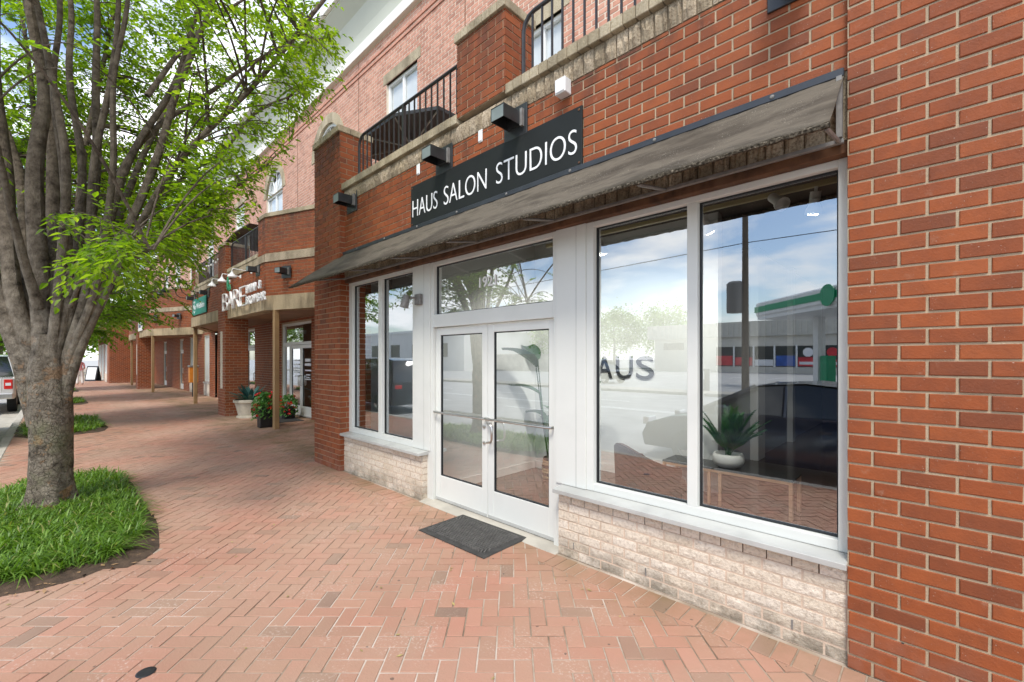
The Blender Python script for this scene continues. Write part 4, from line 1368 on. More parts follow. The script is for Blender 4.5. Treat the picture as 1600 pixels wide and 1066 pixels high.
# gooseneck lamps
def goose(label, x, y, z, mat, group, white=True):
    t = empty('gooseneck_lamp', (x, y, z)); tag(t, label, 'wall lamp', group)
    MB().box(-.05, .05, -.03, 0, -.06, .06).build('mount', mat, t, bevel=.005)
    if white:
        pts = [(0, -.03, 0), (0, -.42, .03), (0, -.5, .03), (0, -.52, -.03), (0, -.52, -.10)]
    else:
        pts = [(0, -.03, 0), (0, -.35, .02)] + [(0, -.35 - .30 + .30 * math.cos(a), .32 + .30 * math.sin(a)) for a in [math.radians(-60 + i * 24) for i in range(0)]]
        pts += [(0, -.45, .10), (0, -.50, .28), (0, -.62, .42), (0, -.82, .47), (0, -1.0, .38), (0, -1.06, .2), (0, -1.06, .08)]
    MB().tube(pts, .014, 8).build('arm', mat, t, smooth=True)
    yb, zb = pts[-1][1], pts[-1][2]
    MB().lathe([(.0, .05), (.03, .05), (.04, .0), (.07, -.03), (.12, -.10), (.125, -.12), (.115, -.12), (.06, -.04), (.0, -.03)], n=18, cap=False).build('shade', mat, t, smooth=True, loc=(0, yb, zb - .03))
    if white: t.scale = (.75, .85, .75)
    return t
for i, (x, lab) in enumerate(((-14.6, 'left white gooseneck lamp above the B of BARE'), (-13.55, 'middle white gooseneck lamp above the BARE sign'), (-12.6, 'right white gooseneck lamp nearest the BROW BAR lettering'))):
    goose(lab, x, .5, 3.9, 'white', 'white gooseneck lamps over the BARE sign')
for i, (x, lab) in enumerate(((-17.7, 'black gooseneck lamp at the right above the teal sign'), (-18.7, 'middle black gooseneck lamp above the teal sign'), (-19.7, 'black gooseneck lamp at the left above the teal sign'))):
    goose(lab, x, .5, 3.88, 'black_metal', 'black gooseneck lamps over the teal sign', False)
wall_light('black box wall light on the angled brick facet right of the BARE sign', -11.0, 3.72, .78, FA)
wall_light('black box wall light at the right end of the white gooseneck lamps', -12.25, 3.9, .54)
wall_light('black box wall light above the right corner of the teal sign', -17.35, 3.86, .54)
wall_light('black box wall light above the left corner of the teal sign', -19.4, 3.86, .54)
wall_light('black box wall light on the distant facet, right one of the two', -26.4, 3.75, 1.18, FA)
wall_light('black box wall light on the distant facet, left one of the two', -28.2, 3.75, .52, FA)
rail('balcony_railing', 'black balcony railing above the BARE sign', 'balcony railings', (-14.95, .62), (-12.26, .62), 4.30, 5.05, curl0=True)
rail('balcony_railing', 'black balcony railing hung with string lights above the teal sign', 'balcony railings', (-19.3, .62), (-15.75, .62), 4.30, 5.05, curl0=False)
stl = empty('string_light', (-19.3, .55, 4.8)); tag(stl, 'string of small white bulbs hung on the railing above the teal sign', 'string light')
MB().tube([(.1 + i * .3, 0, .1 - .1 * abs(math.sin(i * 1.2))) for i in range(12)], .006, 4).build('cord', 'black_metal', stl)
for i in range(11):
    MB().lathe([(0, .04), (.02, .03), (.03, 0), (.02, -.03), (0, -.04)], n=10, cap=False).build('bulb', 'white', stl, smooth=True, loc=(.2 + i * .3, -.01, .02 - .1 * abs(math.sin(i * 1.2))))
um = empty('patio_umbrella', (-15.6, 1.2, 4.2)); tag(um, 'dark flat patio umbrella above the BARE shop balcony', 'umbrella')
MB().prism([(-1.7, 1.30), (-.2, 1.45), (1.3, 1.40), (1.25, 1.37), (-.2, 1.41), (-1.65, 1.26)], (-.3, .9), 'y').build('canopy', simple('umbrella_brown', (.05, .03, .02), .8, .2), um)
MB().tube([(-.2, .1, 0), (-.2, .1, 1.75)], .025, 8).build('pole', 'white', um)

# planters by the waxing shop
M['agave'] = leaf_material('blue_leaf', [(0., (.02, .06, .055)), (.5, (.035, .11, .10)), (1., (.07, .18, .17))], .15)
M['flowerleaf'] = leaf_material('flower_leaf', [(0., (.04, .13, .025)), (.6, (.09, .26, .04)), (1., (.22, .42, .12))], .3)
M['red'] = simple('red_petal', (.62, .012, .01), .5, .2, 20)
wp = empty('planter', (-14.35, .95, 0)); wp.scale = (1.3, 1.3, 1.15); tag(wp, 'round whitish stone pot with a spiky blue green plant beside the brick pier', 'planter')
MB().lathe([(.0, 0), (.27, 0), (.27, .04), (.235, .05), (.30, .36), (.33, .38), (.335, .44), (.30, .45), (.29, .40), (0, .40)], n=28, cap=False).build('pot', simple('stone_pot', (.50, .46, .37), .8, .15, 8, .2, 60), wp, smooth=True)
am = MB()
for i in range(46):
    az = random.uniform(0, 6.28); el = random.uniform(.1, 1.3); L = random.uniform(.38, .62)
    d = Vector((math.cos(az) * math.cos(el), math.sin(az) * math.cos(el), math.sin(el))); side = d.cross(Vector((0, 0, 1))).normalized() * .045
    p = Vector((d.x * .05, d.y * .05, .40)); m_ = p + d * L * .55; q = p + d * L + Vector((0, 0, -.06))
    am.add([p - side * .5, p + side * .5, m_ + side, m_ - side, q], [(0, 1, 2, 3), (3, 2, 4)])
am.build('foliage', 'agave', wp, fix=False)
def flower_planter(label, x, y, potmat, h, n, r):
    t = empty('planter', (x, y, 0)); tag(t, label, 'planter', 'planters with red flowers')
    MB().prism([(-.11, 0), (.11, 0), (.17, h), (-.17, h)], (-.14, .14), 'y').build('pot', potmat, t, bevel=.01)
    lv, fl_ = MB(), MB()
    for i in range(n):
        a = random.uniform(0, 6.28); rr = r * math.sqrt(random.random()); z = h + .18 * random.random() + .16 * (1 - (rr / r) ** 2) - (.35 * random.random() if rr > .6 * r else 0)
        c_ = Vector((math.cos(a) * rr, math.sin(a) * rr, z)); ax = Vector((random.gauss(0, 1), random.gauss(0, 1), random.gauss(.5, .6))).normalized()
        e1 = ax.orthogonal().normalized(); e2 = ax.cross(e1); s_ = random.uniform(.03, .055)
        lv.add([c_ - e1 * s_, c_ + e2 * s_ * .45, c_ + e1 * s_, c_ - e2 * s_ * .45], [(0, 1, 2, 3)])
    for i in range(n // 22):
        a = random.uniform(0, 6.28); rr = r * random.uniform(.5, 1.02); z = h + .3 * random.random() * (1.1 - rr / r) + .16 - (.38 * random.random() if rr > .7 * r else 0)
        for kk in range(7):
            c_ = Vector((math.cos(a) * rr + random.gauss(0, .018), math.sin(a) * rr + random.gauss(0, .018), z + random.gauss(0, .015)))
            ax = Vector((random.gauss(0, 1), random.gauss(0, 1), random.gauss(.5, .6))).normalized(); e1 = ax.orthogonal().normalized(); e2 = ax.cross(e1); s_ = .026
            fl_.add([c_ - e1 * s_, c_ + e2 * s_, c_ + e1 * s_, c_ - e2 * s_], [(0, 1, 2, 3)])
    lv.build('foliage', 'flowerleaf', t, fix=False); fl_.build('blossom_mass', 'red', t, fix=False)['kind'] = 'stuff'
    return t
flower_planter('tall black square planter spilling red flowers in front of the tan post', -11.93, .60, 'black_metal', .52, 900, .29)
flower_planter('low dark planter with red flowers behind the tan post by the glass doors', -13.1, 1.55, 'black_metal', .35, 420, .26)
m2 = tag(MB().box(-.75, .75, -.4, .4, 0, .012).build('doormat', 'rubber', None, bevel=.004, loc=(-13.15, 1.32, .004)), 'flat black doormat behind the tan post and flower planter', 'doormat')
ob = empty('newspaper_box', (-23.9, 1.3, 0)); ob.scale = (.8, .8, .9); tag(ob, 'orange wall box behind the second tan post', 'box')
MB().box(-.2, .2, -.2, .2, .7, 1.45).build('body', simple('orange_paint', (.62, .22, .02), .5, .1), ob, bevel=.02)
MB().box(-.23, .23, -.23, .23, 1.45, 1.55).build('lid', 'grey_metal', ob, bevel=.02)
MB().box(-.05, .05, -.05, .05, 0, .7).build('stand', 'black_metal', ob)
# A-frame board
af = empty('sandwich_board', (-46.4, -.95, 0), math.radians(40)); tag(af, 'black framed white A shaped pavement board near the far shop', 'sign')
for s_ in (1, -1):
    p = MB().box(-.45, .45, -.02, .02, 0, 1.15).build('panel', 'black_metal', af, loc=(0, .22 * s_, 0)); p.rotation_euler = (.19 * s_, 0, 0)
    MB().box(-.37, .37, -.027 if s_ < 0 else .02, -.02 if s_ < 0 else .027, .12, 1.05).build('face', 'white', p)
MB().tube([(.22 * math.cos(a), -.05, .72 + .16 * math.sin(a)) for a in [i * math.pi / 10 for i in range(21)]], .012, 4).build('emblem', 'black_metal', af)
# ------------------------------------------------------------------ trees
M['leaf'] = leaf_material('zelkova_leaf', [(0., (.10, .19, .010)), (.35, (.17, .31, .012)), (.75, (.26, .43, .018)), (1., (.40, .55, .05))], .68)
M['leaf2'] = leaf_material('far_leaf', [(0., (.09, .19, .012)), (.5, (.16, .32, .02)), (1., (.26, .43, .04))], .64)
def ray(x, y, d):
    r = (x - 800) / 690 * d
    return Vector((-ct * d + st_ * r, CAM_Y + st_ * d + ct * r, CAM_H - (y - 561) / 690 * d))
def bez(p0, p1, p2, p3, n):
    out = []
    for i in range(n + 1):
        t = i / n; s = 1 - t
        out.append(p0 * s ** 3 + p1 * 3 * s * s * t + p2 * 3 * s * t * t + p3 * t ** 3)
    return out
def catmull(P, n):
    Q = [P[0] * 2 - P[1]] + P + [P[-1] * 2 - P[-2]]
    out = []
    for k in range(1, len(Q) - 2):
        for i in range(n):
            t = i / n
            a, b, c_, d = Q[k - 1], Q[k], Q[k + 1], Q[k + 2]
            out.append(.5 * ((2 * b) + (c_ - a) * t + (2 * a - 5 * b + 4 * c_ - d) * t * t + (3 * b - a - 3 * c_ + d) * t ** 3))
    out.append(P[-1]); return out
def limb(mb, pts, r0, r1, n, lump=.06, rg=random, pw=1.):
    m = len(pts)
    k0 = len(mb.v)
    rad = [r0 + (r1 - r0) * (i / (m - 1)) ** pw for i in range(m)]
    mb.tube(pts, rad, n, caps=False)
    if lump:
        ph = [rg.uniform(0, 6.28) for _ in range(4)]
        for i in range(m):
            for k in range(n):
                a = 2 * math.pi * k / n
                q = 1 + lump * (math.sin(a * 3 + ph[0] + i * .31) * .6 + math.sin(a * 5 + ph[1] - i * .23) * .4 + math.sin(i * 1.1 + ph[2] + a) * .5) + rg.uniform(-1, 1) * lump * .35
                v = Vector(mb.v[k0 + i * n + k]); c_ = pts[i]
                mb.v[k0 + i * n + k] = tuple(c_ + (v - c_) * q)
def leaves_np(P, D, U, L, W):
    """vectorised folded leaves. P base, D direction, U up normal, L length, W half width"""
    S = np.cross(D, U); S /= np.linalg.norm(S, axis=1, keepdims=True) + 1e-9
    N = np.cross(S, D)
    n = len(P); V = np.empty((n, 6, 3))
    L = L[:, None]; W = W[:, None]
    V[:, 0] = P
    V[:, 1] = P + D * L * .33 + S * W * .95 + N * W * .30
    V[:, 2] = P + D * L * .68 + S * W * .68 + N * W * .12 - N * L * .05
    V[:, 3] = P + D * L - N * L * .14
    V[:, 4] = P + D * L * .68 - S * W * .68 + N * W * .12 - N * L * .05
    V[:, 5] = P + D * L * .33 - S * W * .95 + N * W * .30
    F = (np.arange(n)[:, None, None] * 6 + np.array([(0, 1, 2, 3), (0, 3, 4, 5)])[None]).reshape(-1, 4)
    return V.reshape(-1, 3), F

def tree(label, base, stems, crown_c, crown_r, nbr, seed, leafmat, keep=None, leafL=(.055, .09), ntw=(8, 13), nl=(8, 13), trunk_r=.18, fork_z=1.7, n_ring=26, zmin=2.4, extra=()):
    rg = random.Random(seed); g_ = np.random.default_rng(seed)
    t = empty('street_tree', tuple(base)); tag(t, label, 'tree', 'street trees along the kerb')
    base = Vector(base)
    tm = MB()
    # trunk with root flare
    zs = [-.05, .06, .16, .35, .7, 1.05, 1.35, fork_z - .1, fork_z + .25]
    rs = [1.75, 1.35, 1.13, 1.02, 1.0, 1.02, 1.05, .95, .5]
    pts = catmull([base + Vector((rg.uniform(-.01, .01) + .03 * z, .02 * math.sin(z * 2), z)) for z in zs], 4)
    k0 = 0
    n = n_ring
    rad = list(np.interp([p.z - base.z for p in pts], zs, [trunk_r * q for q in rs]))
    tm.tube(pts, rad, n, caps=False)
    for i, p in enumerate(pts):
        for k in range(n):
            a = 2 * math.pi * k / n
            z = p.z - base.z
            flare = max(0, .35 - z) * (.7 * math.sin(a * 5 + 1) + .4 * math.sin(a * 3)) + max(0, z - 1.1) * .12 * math.sin(a * 6 + .5)
            q = 1 + flare + .03 * math.sin(a * 4 + z * 3) + rg.uniform(-.022, .022)
            v = Vector(tm.v[i * n + k]); tm.v[i * n + k] = tuple(p + (v - p) * q)
    paths = []
    for pts_, r0, r1 in stems:
        pp = catmull([Vector(p) for p in pts_], 7)
        limb(tm, pp, r0, r1, 12, .05, rg, .8)
        paths.append((pp, r0, r1))
    PB, PD, PU, PL_, PW_ = [], [], [], [], []
    bm_ = MB()
    cc, cr_ = Vector(crown_c), Vector(crown_r)
    made = 0; tries = 0
    ex = list(extra)
    while made < nbr and tries < nbr * 12:
        tries += 1
        pp, r0, r1 = rg.choice(paths)
        i0 = rg.randrange(len(pp) // 3, len(pp))
        p0 = pp[i0]
        lim_ = 3.6 if ex else 2.3
        if ex:
            q3 = Vector(ex.pop())
        else:
            while True:
                d = Vector((rg.gauss(0, 1), rg.gauss(0, 1), rg.gauss(0, 1))).normalized() * rg.uniform(.35, 1.) ** .5
                q3 = cc + Vector((d.x * cr_.x, d.y * cr_.y, d.z * cr_.z))
                if q3.z > zmin: break
        p0 = min((v for w_ in paths for v in w_[0][8:]), key=lambda v: (v - q3).length + rg.random() * .25 + max(0, v.z - q3.z + .1) * .9)
        if (q3 - p0).length > lim_: continue
        if keep and not keep(q3): continue
        made += 1
        L = (q3 - p0).length
        m1 = p0 + (q3 - p0) * .4 + Vector((0, 0, .22 * L)); m2 = p0 + (q3 - p0) * .75 + Vector((0, 0, .16 * L))
        path = bez(p0, m1, m2, q3, 9)
        bm_.tube(path, [.0035 + .0065 * L * (1 - i / 9) for i in range(10)], 5, caps=False)
        for _ in range(rg.randint(*ntw)):
            f = rg.uniform(.3, 1.); j = min(8, int(f * 9)); b0 = path[j].lerp(path[j + 1], f * 9 - j)
            ax = (path[j + 1] - path[j]).normalized()
            tw = (ax * .6 + Vector((rg.gauss(0, .6), rg.gauss(0, .6), rg.gauss(-.05, .25)))).normalized()
            TL = rg.uniform(.25, .55); nn = rg.randint(*nl)
            if keep and not keep(b0 + tw * TL): continue
            prev = b0
            for q in range(nn):
                u = (q + .6) / nn
                pos = b0 + tw * TL * u + Vector((0, 0, -.28 * TL * u * u))
                side = tw.cross(Vector((0, 0, 1)));
                if side.length < .1: side = Vector((1, 0, 0))
                side.normalize()
                dv = (tw * .75 + side * (.8 if q % 2 else -.8) + Vector((0, 0, rg.uniform(-.45, .1)))).normalized()
                PB.append(pos); PD.append(dv); PU.append((rg.gauss(0, .35), rg.gauss(0, .35), 1.)); PL_.append(rg.uniform(*leafL)); PW_.append(.0)
            bm_.add([b0 - Vector((.002, .002, 0)), b0 + Vector((.002, .002, 0)), b0 + tw * TL + Vector((.001, .001, -.28 * TL)), b0 + tw * TL + Vector((-.001, -.001, -.28 * TL))], [(0, 1, 2, 3)])
    tm.build('trunk', 'bark', t, smooth=True, fix=False)
    if t.children[-1].data: pass
    bm_.build('branches', 'bark', t, smooth=True, fix=False)
    P_ = np.array([tuple(v) for v in PB]); D_ = np.array([tuple(v) for v in PD]); U_ = np.array(PU); L_ = np.array(PL_)
    V_, F_ = leaves_np(P_, D_, U_, L_, L_ * g_.uniform(.20, .27, len(L_)))
    lo = mesh_np('crown', V_, F_, leafmat, t)
    # meshes were laid out in world coordinates: move them back to the tree's own origin
    for c_ in t.children:
        c_.data.transform(Matrix.Translation(-base))
    return t

B1 = Vector((-7.09, -3.04, 0))
def stem(xa, xb, da, db, r0, ztop=1.0, ang=0, y0=430, xl=None):
    jr = random.Random(int(xa * 31 + xb)); J = lambda q: Vector((jr.uniform(-q, q), jr.uniform(-q, q), 0))
    a = ray(xa, 266, da) + J(.06); b = ray(xb, 0, db) + J(.10)
    mid = (a + b) / 2 + J(.09)
    low = ray(xl, 440, (da * .4 + 4.86 * .6)) if xl is not None else B1.lerp(Vector((a.x, a.y, 0)), .55) + Vector((0, 0, 2.55))
    s0 = Vector((B1.x + (low.x - B1.x) * .16, B1.y + (low.y - B1.y) * .16, .95))
    s1 = Vector((B1.x + (low.x - B1.x) * .50, B1.y + (low.y - B1.y) * .50, 1.75))
    e = b + (b - a) * .55 + Vector((0, 0, .2)); e2 = e + (b - a) * .35
    return ([s0, s1, low + J(.03), a, mid, b, e + J(.2), e2], r0 * 1.25, r0 * .28)
ST1 = [stem(8, -5, 5.1, 5.2, .085, xl=20), stem(55, 42, 4.85, 4.9, .095, xl=62), stem(72, 60, 5.15, 5.3, .075, xl=85), stem(92, 74, 4.6, 4.6, .050, xl=88),
       stem(106, 100, 4.75, 4.7, .045, xl=104), stem(124, 118, 5.0, 5.3, .050, xl=118), stem(140, 152, 5.2, 5.5, .06, xl=130), stem(156, 195, 4.9, 5.0, .045, xl=136),
       stem(188, 215, 4.8, 5.0, .040, xl=150), stem(205, 305, 5.1, 5.6, .048, xl=152), stem(228, 335, 4.95, 5.4, .052, xl=160), stem(272, 520, 4.9, 5.4, .042, xl=170),
       stem(-60, -140, 5.0, 5.2, .085, xl=-15), stem(30, -60, 5.6, 6.2, .07, xl=40)]
def side(pts, r0):
    return ([ray(*p) for p in pts], r0, r0 * .3)
ST1 += [side([(150, 480, 4.9), (172, 330, 5.0), (200, 250, 5.1), (250, 195, 5.3), (320, 150, 5.6), (400, 95, 6.0), (470, 70, 6.4), (525, 55, 6.8)], .045),
        side([(150, 480, 4.9), (170, 430, 4.95), (225, 345, 5.2), (290, 275, 5.5), (350, 235, 5.8), (400, 175, 6.1), (455, 150, 6.5)], .040),
        side([(140, 480, 4.85), (165, 440, 4.9), (225, 395, 5.1), (290, 350, 5.4), (350, 305, 5.8), (415, 262, 6.3)], .032),
        side([(110, 480, 4.8), (130, 430, 4.5), (150, 400, 4.3), (190, 385, 4.1), (240, 390, 4.0)], .022),
        side([(230, 150, 5.0), (300, 60, 5.4), (380, 0, 5.9), (470, -40, 6.5)], .030),
        side([(60, 480, 4.8), (30, 380, 4.5), (0, 250, 4.2), (-40, 60, 4.0)], .05),
        side([(120, 420, 5.2), (130, 250, 5.9), (170, 60, 6.6), (210, -150, 7.2)], .05), side([(80, 420, 5.2), (60, 250, 5.9), (40, 60, 6.6), (0, -150, 7.2)], .05),
        side([(170, 380, 5.2), (230, 230, 6.0), (300, 90, 6.7), (350, -80, 7.2)], .045)]
BND = [(-200, 575), (0, 560), (60, 552), (110, 545), (150, 520), (205, 468), (235, 462), (270, 440), (330, 405), (380, 345), (420, 322), (450, 300), (462, 120), (470, -400)]
def keep1(p):
    if p.y > .15 or p.z < 2.2: return False
    q = px(p.x, p.y, p.z)
    if q is None or q[2] < 2.0: return p.z > 3.4
    if q[1] < -250: return True
    if q[0] < 260 and q[2] < 4.9 and q[1] < 330 and hash((round(p.x * 7), round(p.y * 7), round(p.z * 7))) % 100 < 88: return False
    if q[0] < 60 and q[1] > 300: return False
    if 330 < q[0] and hash((round(p.x * 3), round(p.y * 3), round(p.z * 3))) % 100 < 26: return False
    lim = np.interp(q[1], [b[0] for b in BND], [b[1] for b in BND])
    return q[0] < lim
ex1 = []
rg = random.Random(3)
for (x, y, d, n) in ((120, 395, 3.9, 5), (200, 400, 4.1, 6), (270, 385, 4.6, 6), (240, 330, 5.0, 6), (300, 345, 5.4, 6), (90, 340, 3.9, 4), (160, 345, 4.3, 5), (420, 290, 6.0, 4), (400, 215, 6.2, 6), (440, 225, 6.4, 4), (480, 120, 6.6, 7), (510, 90, 6.8, 6), (455, 60, 6.3, 6), (350, 250, 5.6, 7),
                     (330, 180, 5.6, 6), (390, 140, 6.0, 5), (290, 290, 5.3, 7), (60, 60, 3.6, 4), (130, 40, 3.8, 4), (150, 90, 4.0, 4), (20, 60, 3.7, 4), (530, 110, 6.9, 4), (360, 330, 6.0, 4), (310, 400, 5.2, 4)):
    for _ in range(n):
        ex1.append(ray(x + rg.gauss(0, 22), y + rg.gauss(0, 16), d + rg.gauss(0, .25)))
for _ in range(170):
    ex1.append(ray(rg.uniform(-20, 330), rg.uniform(-80, 380), rg.uniform(6.0, 8.2)))
tree('large multi stemmed street tree with flaking bark in the nearest grass bed', B1, ST1, (-7.0, -2.7, 5.0), (3.2, 3.2, 2.5), 640, 5, 'leaf', keep1, leafL=(.042, .098), ntw=(6, 10), nl=(8, 12), trunk_r=.172, extra=ex1)

def generic_stems(base, seed, n=8, top=6.0, spread=1.9):
    rg = random.Random(seed); out = []
    for i in range(n):
        a = 6.283 * i / n + rg.uniform(-.3, .3); s = spread * rg.uniform(.4, 1.)
        f = lambda k, z: Vector((base[0] + math.cos(a) * s * k, base[1] + math.sin(a) * s * k, base[2] + z))
        out.append(([f(.03, 1.3), f(.08, 1.8), f(.2, 2.6), f(.45, 4.0), f(.75, top * .85), f(1., top)], rg.uniform(.05, .08), .015))
    return out
for i, (bx_, lab, nb_) in enumerate(((-15.7, 'second street tree, standing in the small grass bed behind the near trunk', 330), (-24.4, 'third street tree further along the kerb, behind the second', 260), (-33.2, 'fourth street tree along the kerb, smallest in view', 200))):
    b_ = (bx_, -2.95, 0)
    def keepf(p, bx_=bx_): return p.y < .35
    tree(lab, b_, generic_stems(b_, 20 + i), (bx_, -2.8, 4.6), (3.1, 3.2, 2.6), nb_, 31 + i, 'leaf2', keepf, leafL=(.10, .15), ntw=(6, 9), nl=(7, 9), trunk_r=.15, n_ring=16, zmin=2.3)

# ------------------------------------------------------------------ planting beds and grass
M['grass'] = leaf_material('monkey_grass', [(0., (.07, .15, .012)), (.45, (.13, .27, .022)), (.93, (.25, .42, .06)), (1., (.50, .42, .20))], .4)
blabels = ['thick green grass bed around the nearest tree', 'green grass bed around the second tree', 'grass bed around the third tree', 'grass bed around the fourth tree']
for bi, (cx_, cy_, hx, hy_) in enumerate(BEDS):
    so = MB()
    nseg = 40
    ring = []
    for k in range(nseg):
        a = 2 * math.pi * k / nseg
        e = 5.0
        c_, s_ = math.cos(a), math.sin(a)
        r = (abs(c_) ** e + abs(s_) ** e) ** (-1 / e)
        j = 1 + random.uniform(-.03, .05)
        ring.append((cx_ + c_ * r * hx * j * 1.03, cy_ + s_ * r * hy_ * j * 1.05))
    so.add([(x, y, .004) for x, y in ring] + [(cx_ + (x - cx_) * .9, cy_ + (y - cy_) * .86, .03) for x, y in ring] + [(cx_, cy_, .06)],
           [(k, (k + 1) % nseg, nseg + (k + 1) % nseg, nseg + k) for k in range(nseg)] + [(nseg + k, nseg + (k + 1) % nseg, 2 * nseg) for k in range(nseg)])
    sb = so.build('planting_bed', 'soil', None, smooth=True); tag(sb, kind='structure')
    n_cl = [900, 420, 200, 140][bi]
    nb = [22, 16, 12, 10][bi]
    rgb = np.random.default_rng(70 + bi)
    C = []
    while len(C) < n_cl:
        x, y = rgb.uniform(-1, 1, 2)
        if abs(x) ** 5 + abs(y) ** 5 < .80 + .3 * math.sin(x * 9 + y * 5) * math.sin(y * 7 + x * 3) + .1 * rgb.random() and not (bi == 0 and math.hypot(cx_ + x * hx * .9 - B1.x, cy_ + y * hy_ * .9 - B1.y) < .24):
            C.append((cx_ + x * hx * .95, cy_ + y * hy_ * .93))
    C = np.repeat(np.array(C), nb, 0)
    n = len(C)
    az = rgb.uniform(0, 2 * math.pi, n); L = rgb.uniform(.08, .27, n); lean = rgb.uniform(.35, 1.25, n); wd = rgb.uniform(.004, .0075, n) * (1 if bi == 0 else 1.5)
    D = np.stack([np.cos(az), np.sin(az), np.zeros(n)], 1); S = np.stack([-np.sin(az), np.cos(az), np.zeros(n)], 1)
    B0 = np.stack([C[:, 0] + rgb.normal(0, .018, n), C[:, 1] + rgb.normal(0, .018, n), np.full(n, .01)], 1)
    V = np.empty((n, 8, 3))
    for j, tt in enumerate((0., .4, .75, 1.)):
        p = B0 + D * (L * lean * tt ** 1.5)[:, None]
        p[:, 2] += L * (tt * (1 - .18 * lean) - .62 * lean * tt ** 3)
        ww_ = (wd * (1, 1.05, .7, .12)[j])[:, None]
        V[:, j * 2] = p - S * ww_; V[:, j * 2 + 1] = p + S * ww_
    F = (np.arange(n)[:, None, None] * 8 + np.array([(0, 1, 3, 2), (2, 3, 5, 4), (4, 5, 7, 6)])[None]).reshape(-1, 4)
    go = mesh_np('grass', V.reshape(-1, 3), F, 'grass', None, 'stuff'); tag(go, blabels[bi], 'grass')
# scattered bits on the paving
pl_ = MB()
for _ in range(90):
    p = Vector((random.uniform(-9, -.6), random.uniform(-3.4, -.3), .008)); d = Vector((random.gauss(0, 1), random.gauss(0, 1), random.gauss(0, .15))).normalized() * random.uniform(.008, .024); e = d.cross(Vector((0, 0, 1))) * .4
    pl_.add([p - d, p + e, p + d, p - e], [(0, 1, 2, 3)])
tag(pl_.build('fallen_leaves', simple('fallen_leaf', (.34, .27, .10), .8, .4, 3), None, fix=False), 'tiny fallen leaf bits scattered over the brick paving', 'leaf litter', kind='stuff')
# dead leaves and litter on the soil edge
ll = MB()
for _ in range(140):
    a = random.uniform(0, 6.28); cx_, cy_, hx, hy_ = BEDS[0]
    c_, s_ = math.cos(a), math.sin(a); r = (abs(c_) ** 5 + abs(s_) ** 5) ** (-1 / 5) * random.uniform(.93, 1.12)
    p = Vector((cx_ + c_ * r * hx, cy_ + s_ * r * hy_, .018)); d = Vector((random.gauss(0, 1), random.gauss(0, 1), random.gauss(0, .2))).normalized() * random.uniform(.012, .035); e = d.cross(Vector((0, 0, 1))) * .4
    ll.add([p - d, p + e, p + d, p - e], [(0, 1, 2, 3)])
tag(ll.build('leaf_litter', simple('dry_leaf', (.36, .22, .11), .8, .3, 20), None, fix=False), 'dry leaf scraps along the edge of the nearest bed', 'leaf litter', kind='stuff')
# ------------------------------------------------------------------ person
def person(label, loc, rz):
    V = [(0, 0, .95), (0, 0, 1.12), (0, .0, 1.32), (0, 0, 1.46), (0, .01, 1.54), (0, .015, 1.62), (0, .01, 1.70),
         (.17, 0, 1.40), (.22, .02, 1.15), (.21, -.10, .98), (-.17, 0, 1.40), (-.22, .02, 1.15), (-.21, -.10, .98),
         (.09, 0, .90), (.11, .0, .50), (.11, .03, .09), (.11, -.11, .04), (-.09, 0, .90), (-.12, -.03, .50), (-.13, .03, .09), (-.13, -.11, .04)]
    E_ = [(0, 1), (1, 2), (2, 3), (3, 4), (4, 5), (5, 6), (3, 7), (7, 8), (8, 9), (3, 10), (10, 11), (11, 12), (0, 13), (13, 14), (14, 15), (15, 16), (0, 17), (17, 18), (18, 19), (19, 20)]
    R = [.15, .135, .15, .10, .05, .095, .075, .065, .05, .035, .065, .05, .035, .10, .085, .075, .04, .10, .085, .075, .04]
    me = bpy.data.meshes.new('person'); me.from_pydata(V, E_, [])
    o = bpy.data.objects.new('person', me); COL.objects.link(o)
    m = o.modifiers.new('skin', 'SKIN'); s = o.modifiers.new('sub', 'SUBSURF'); s.levels = 2; s.render_levels = 2
    for i, v in enumerate(me.skin_vertices[0].data):
        v.radius = (R[i], R[i] * (.75 if i < 4 else 1)); v.use_root = (i == 0)
    dg = bpy.context.evaluated_depsgraph_get(); dg.update()
    ev = bpy.data.meshes.new_from_object(o.evaluated_get(dg))
    bpy.data.objects.remove(o)
    for mm in (simple('skin', (.45, .24, .16), .6, .1), simple('pink_shirt', (.62, .25, .25), .8, .1), simple('white_trousers', (.72, .70, .66), .8, .06)):
        ev.materials.append(mm)
    for p in ev.polygons:
        z, x = p.center.z, abs(p.center.x)
        p.material_index = 0 if (z > 1.49 or z < .08 or (x > .19 and z < 1.1)) else (1 if z > .93 else 2)
        p.use_smooth = True
    t = bpy.data.objects.new('person', ev); t.location = loc; t.rotation_euler = (0, 0, rz); link(t); tag(t, label, 'person')
    h = MB().lathe([(0, .13), (.06, .115), (.098, .06), (.105, 0), (.095, -.07), (.06, -.11)], n=18, cap=False)
    h.build('hair', simple('dark_hair', (.03, .018, .012), .6, .2, 30), t, smooth=True, loc=(0, .03, 1.65))
person('person in a pink shirt and white trousers walking away down the pavement', (-40.3, -1.85, 0), math.radians(-80))

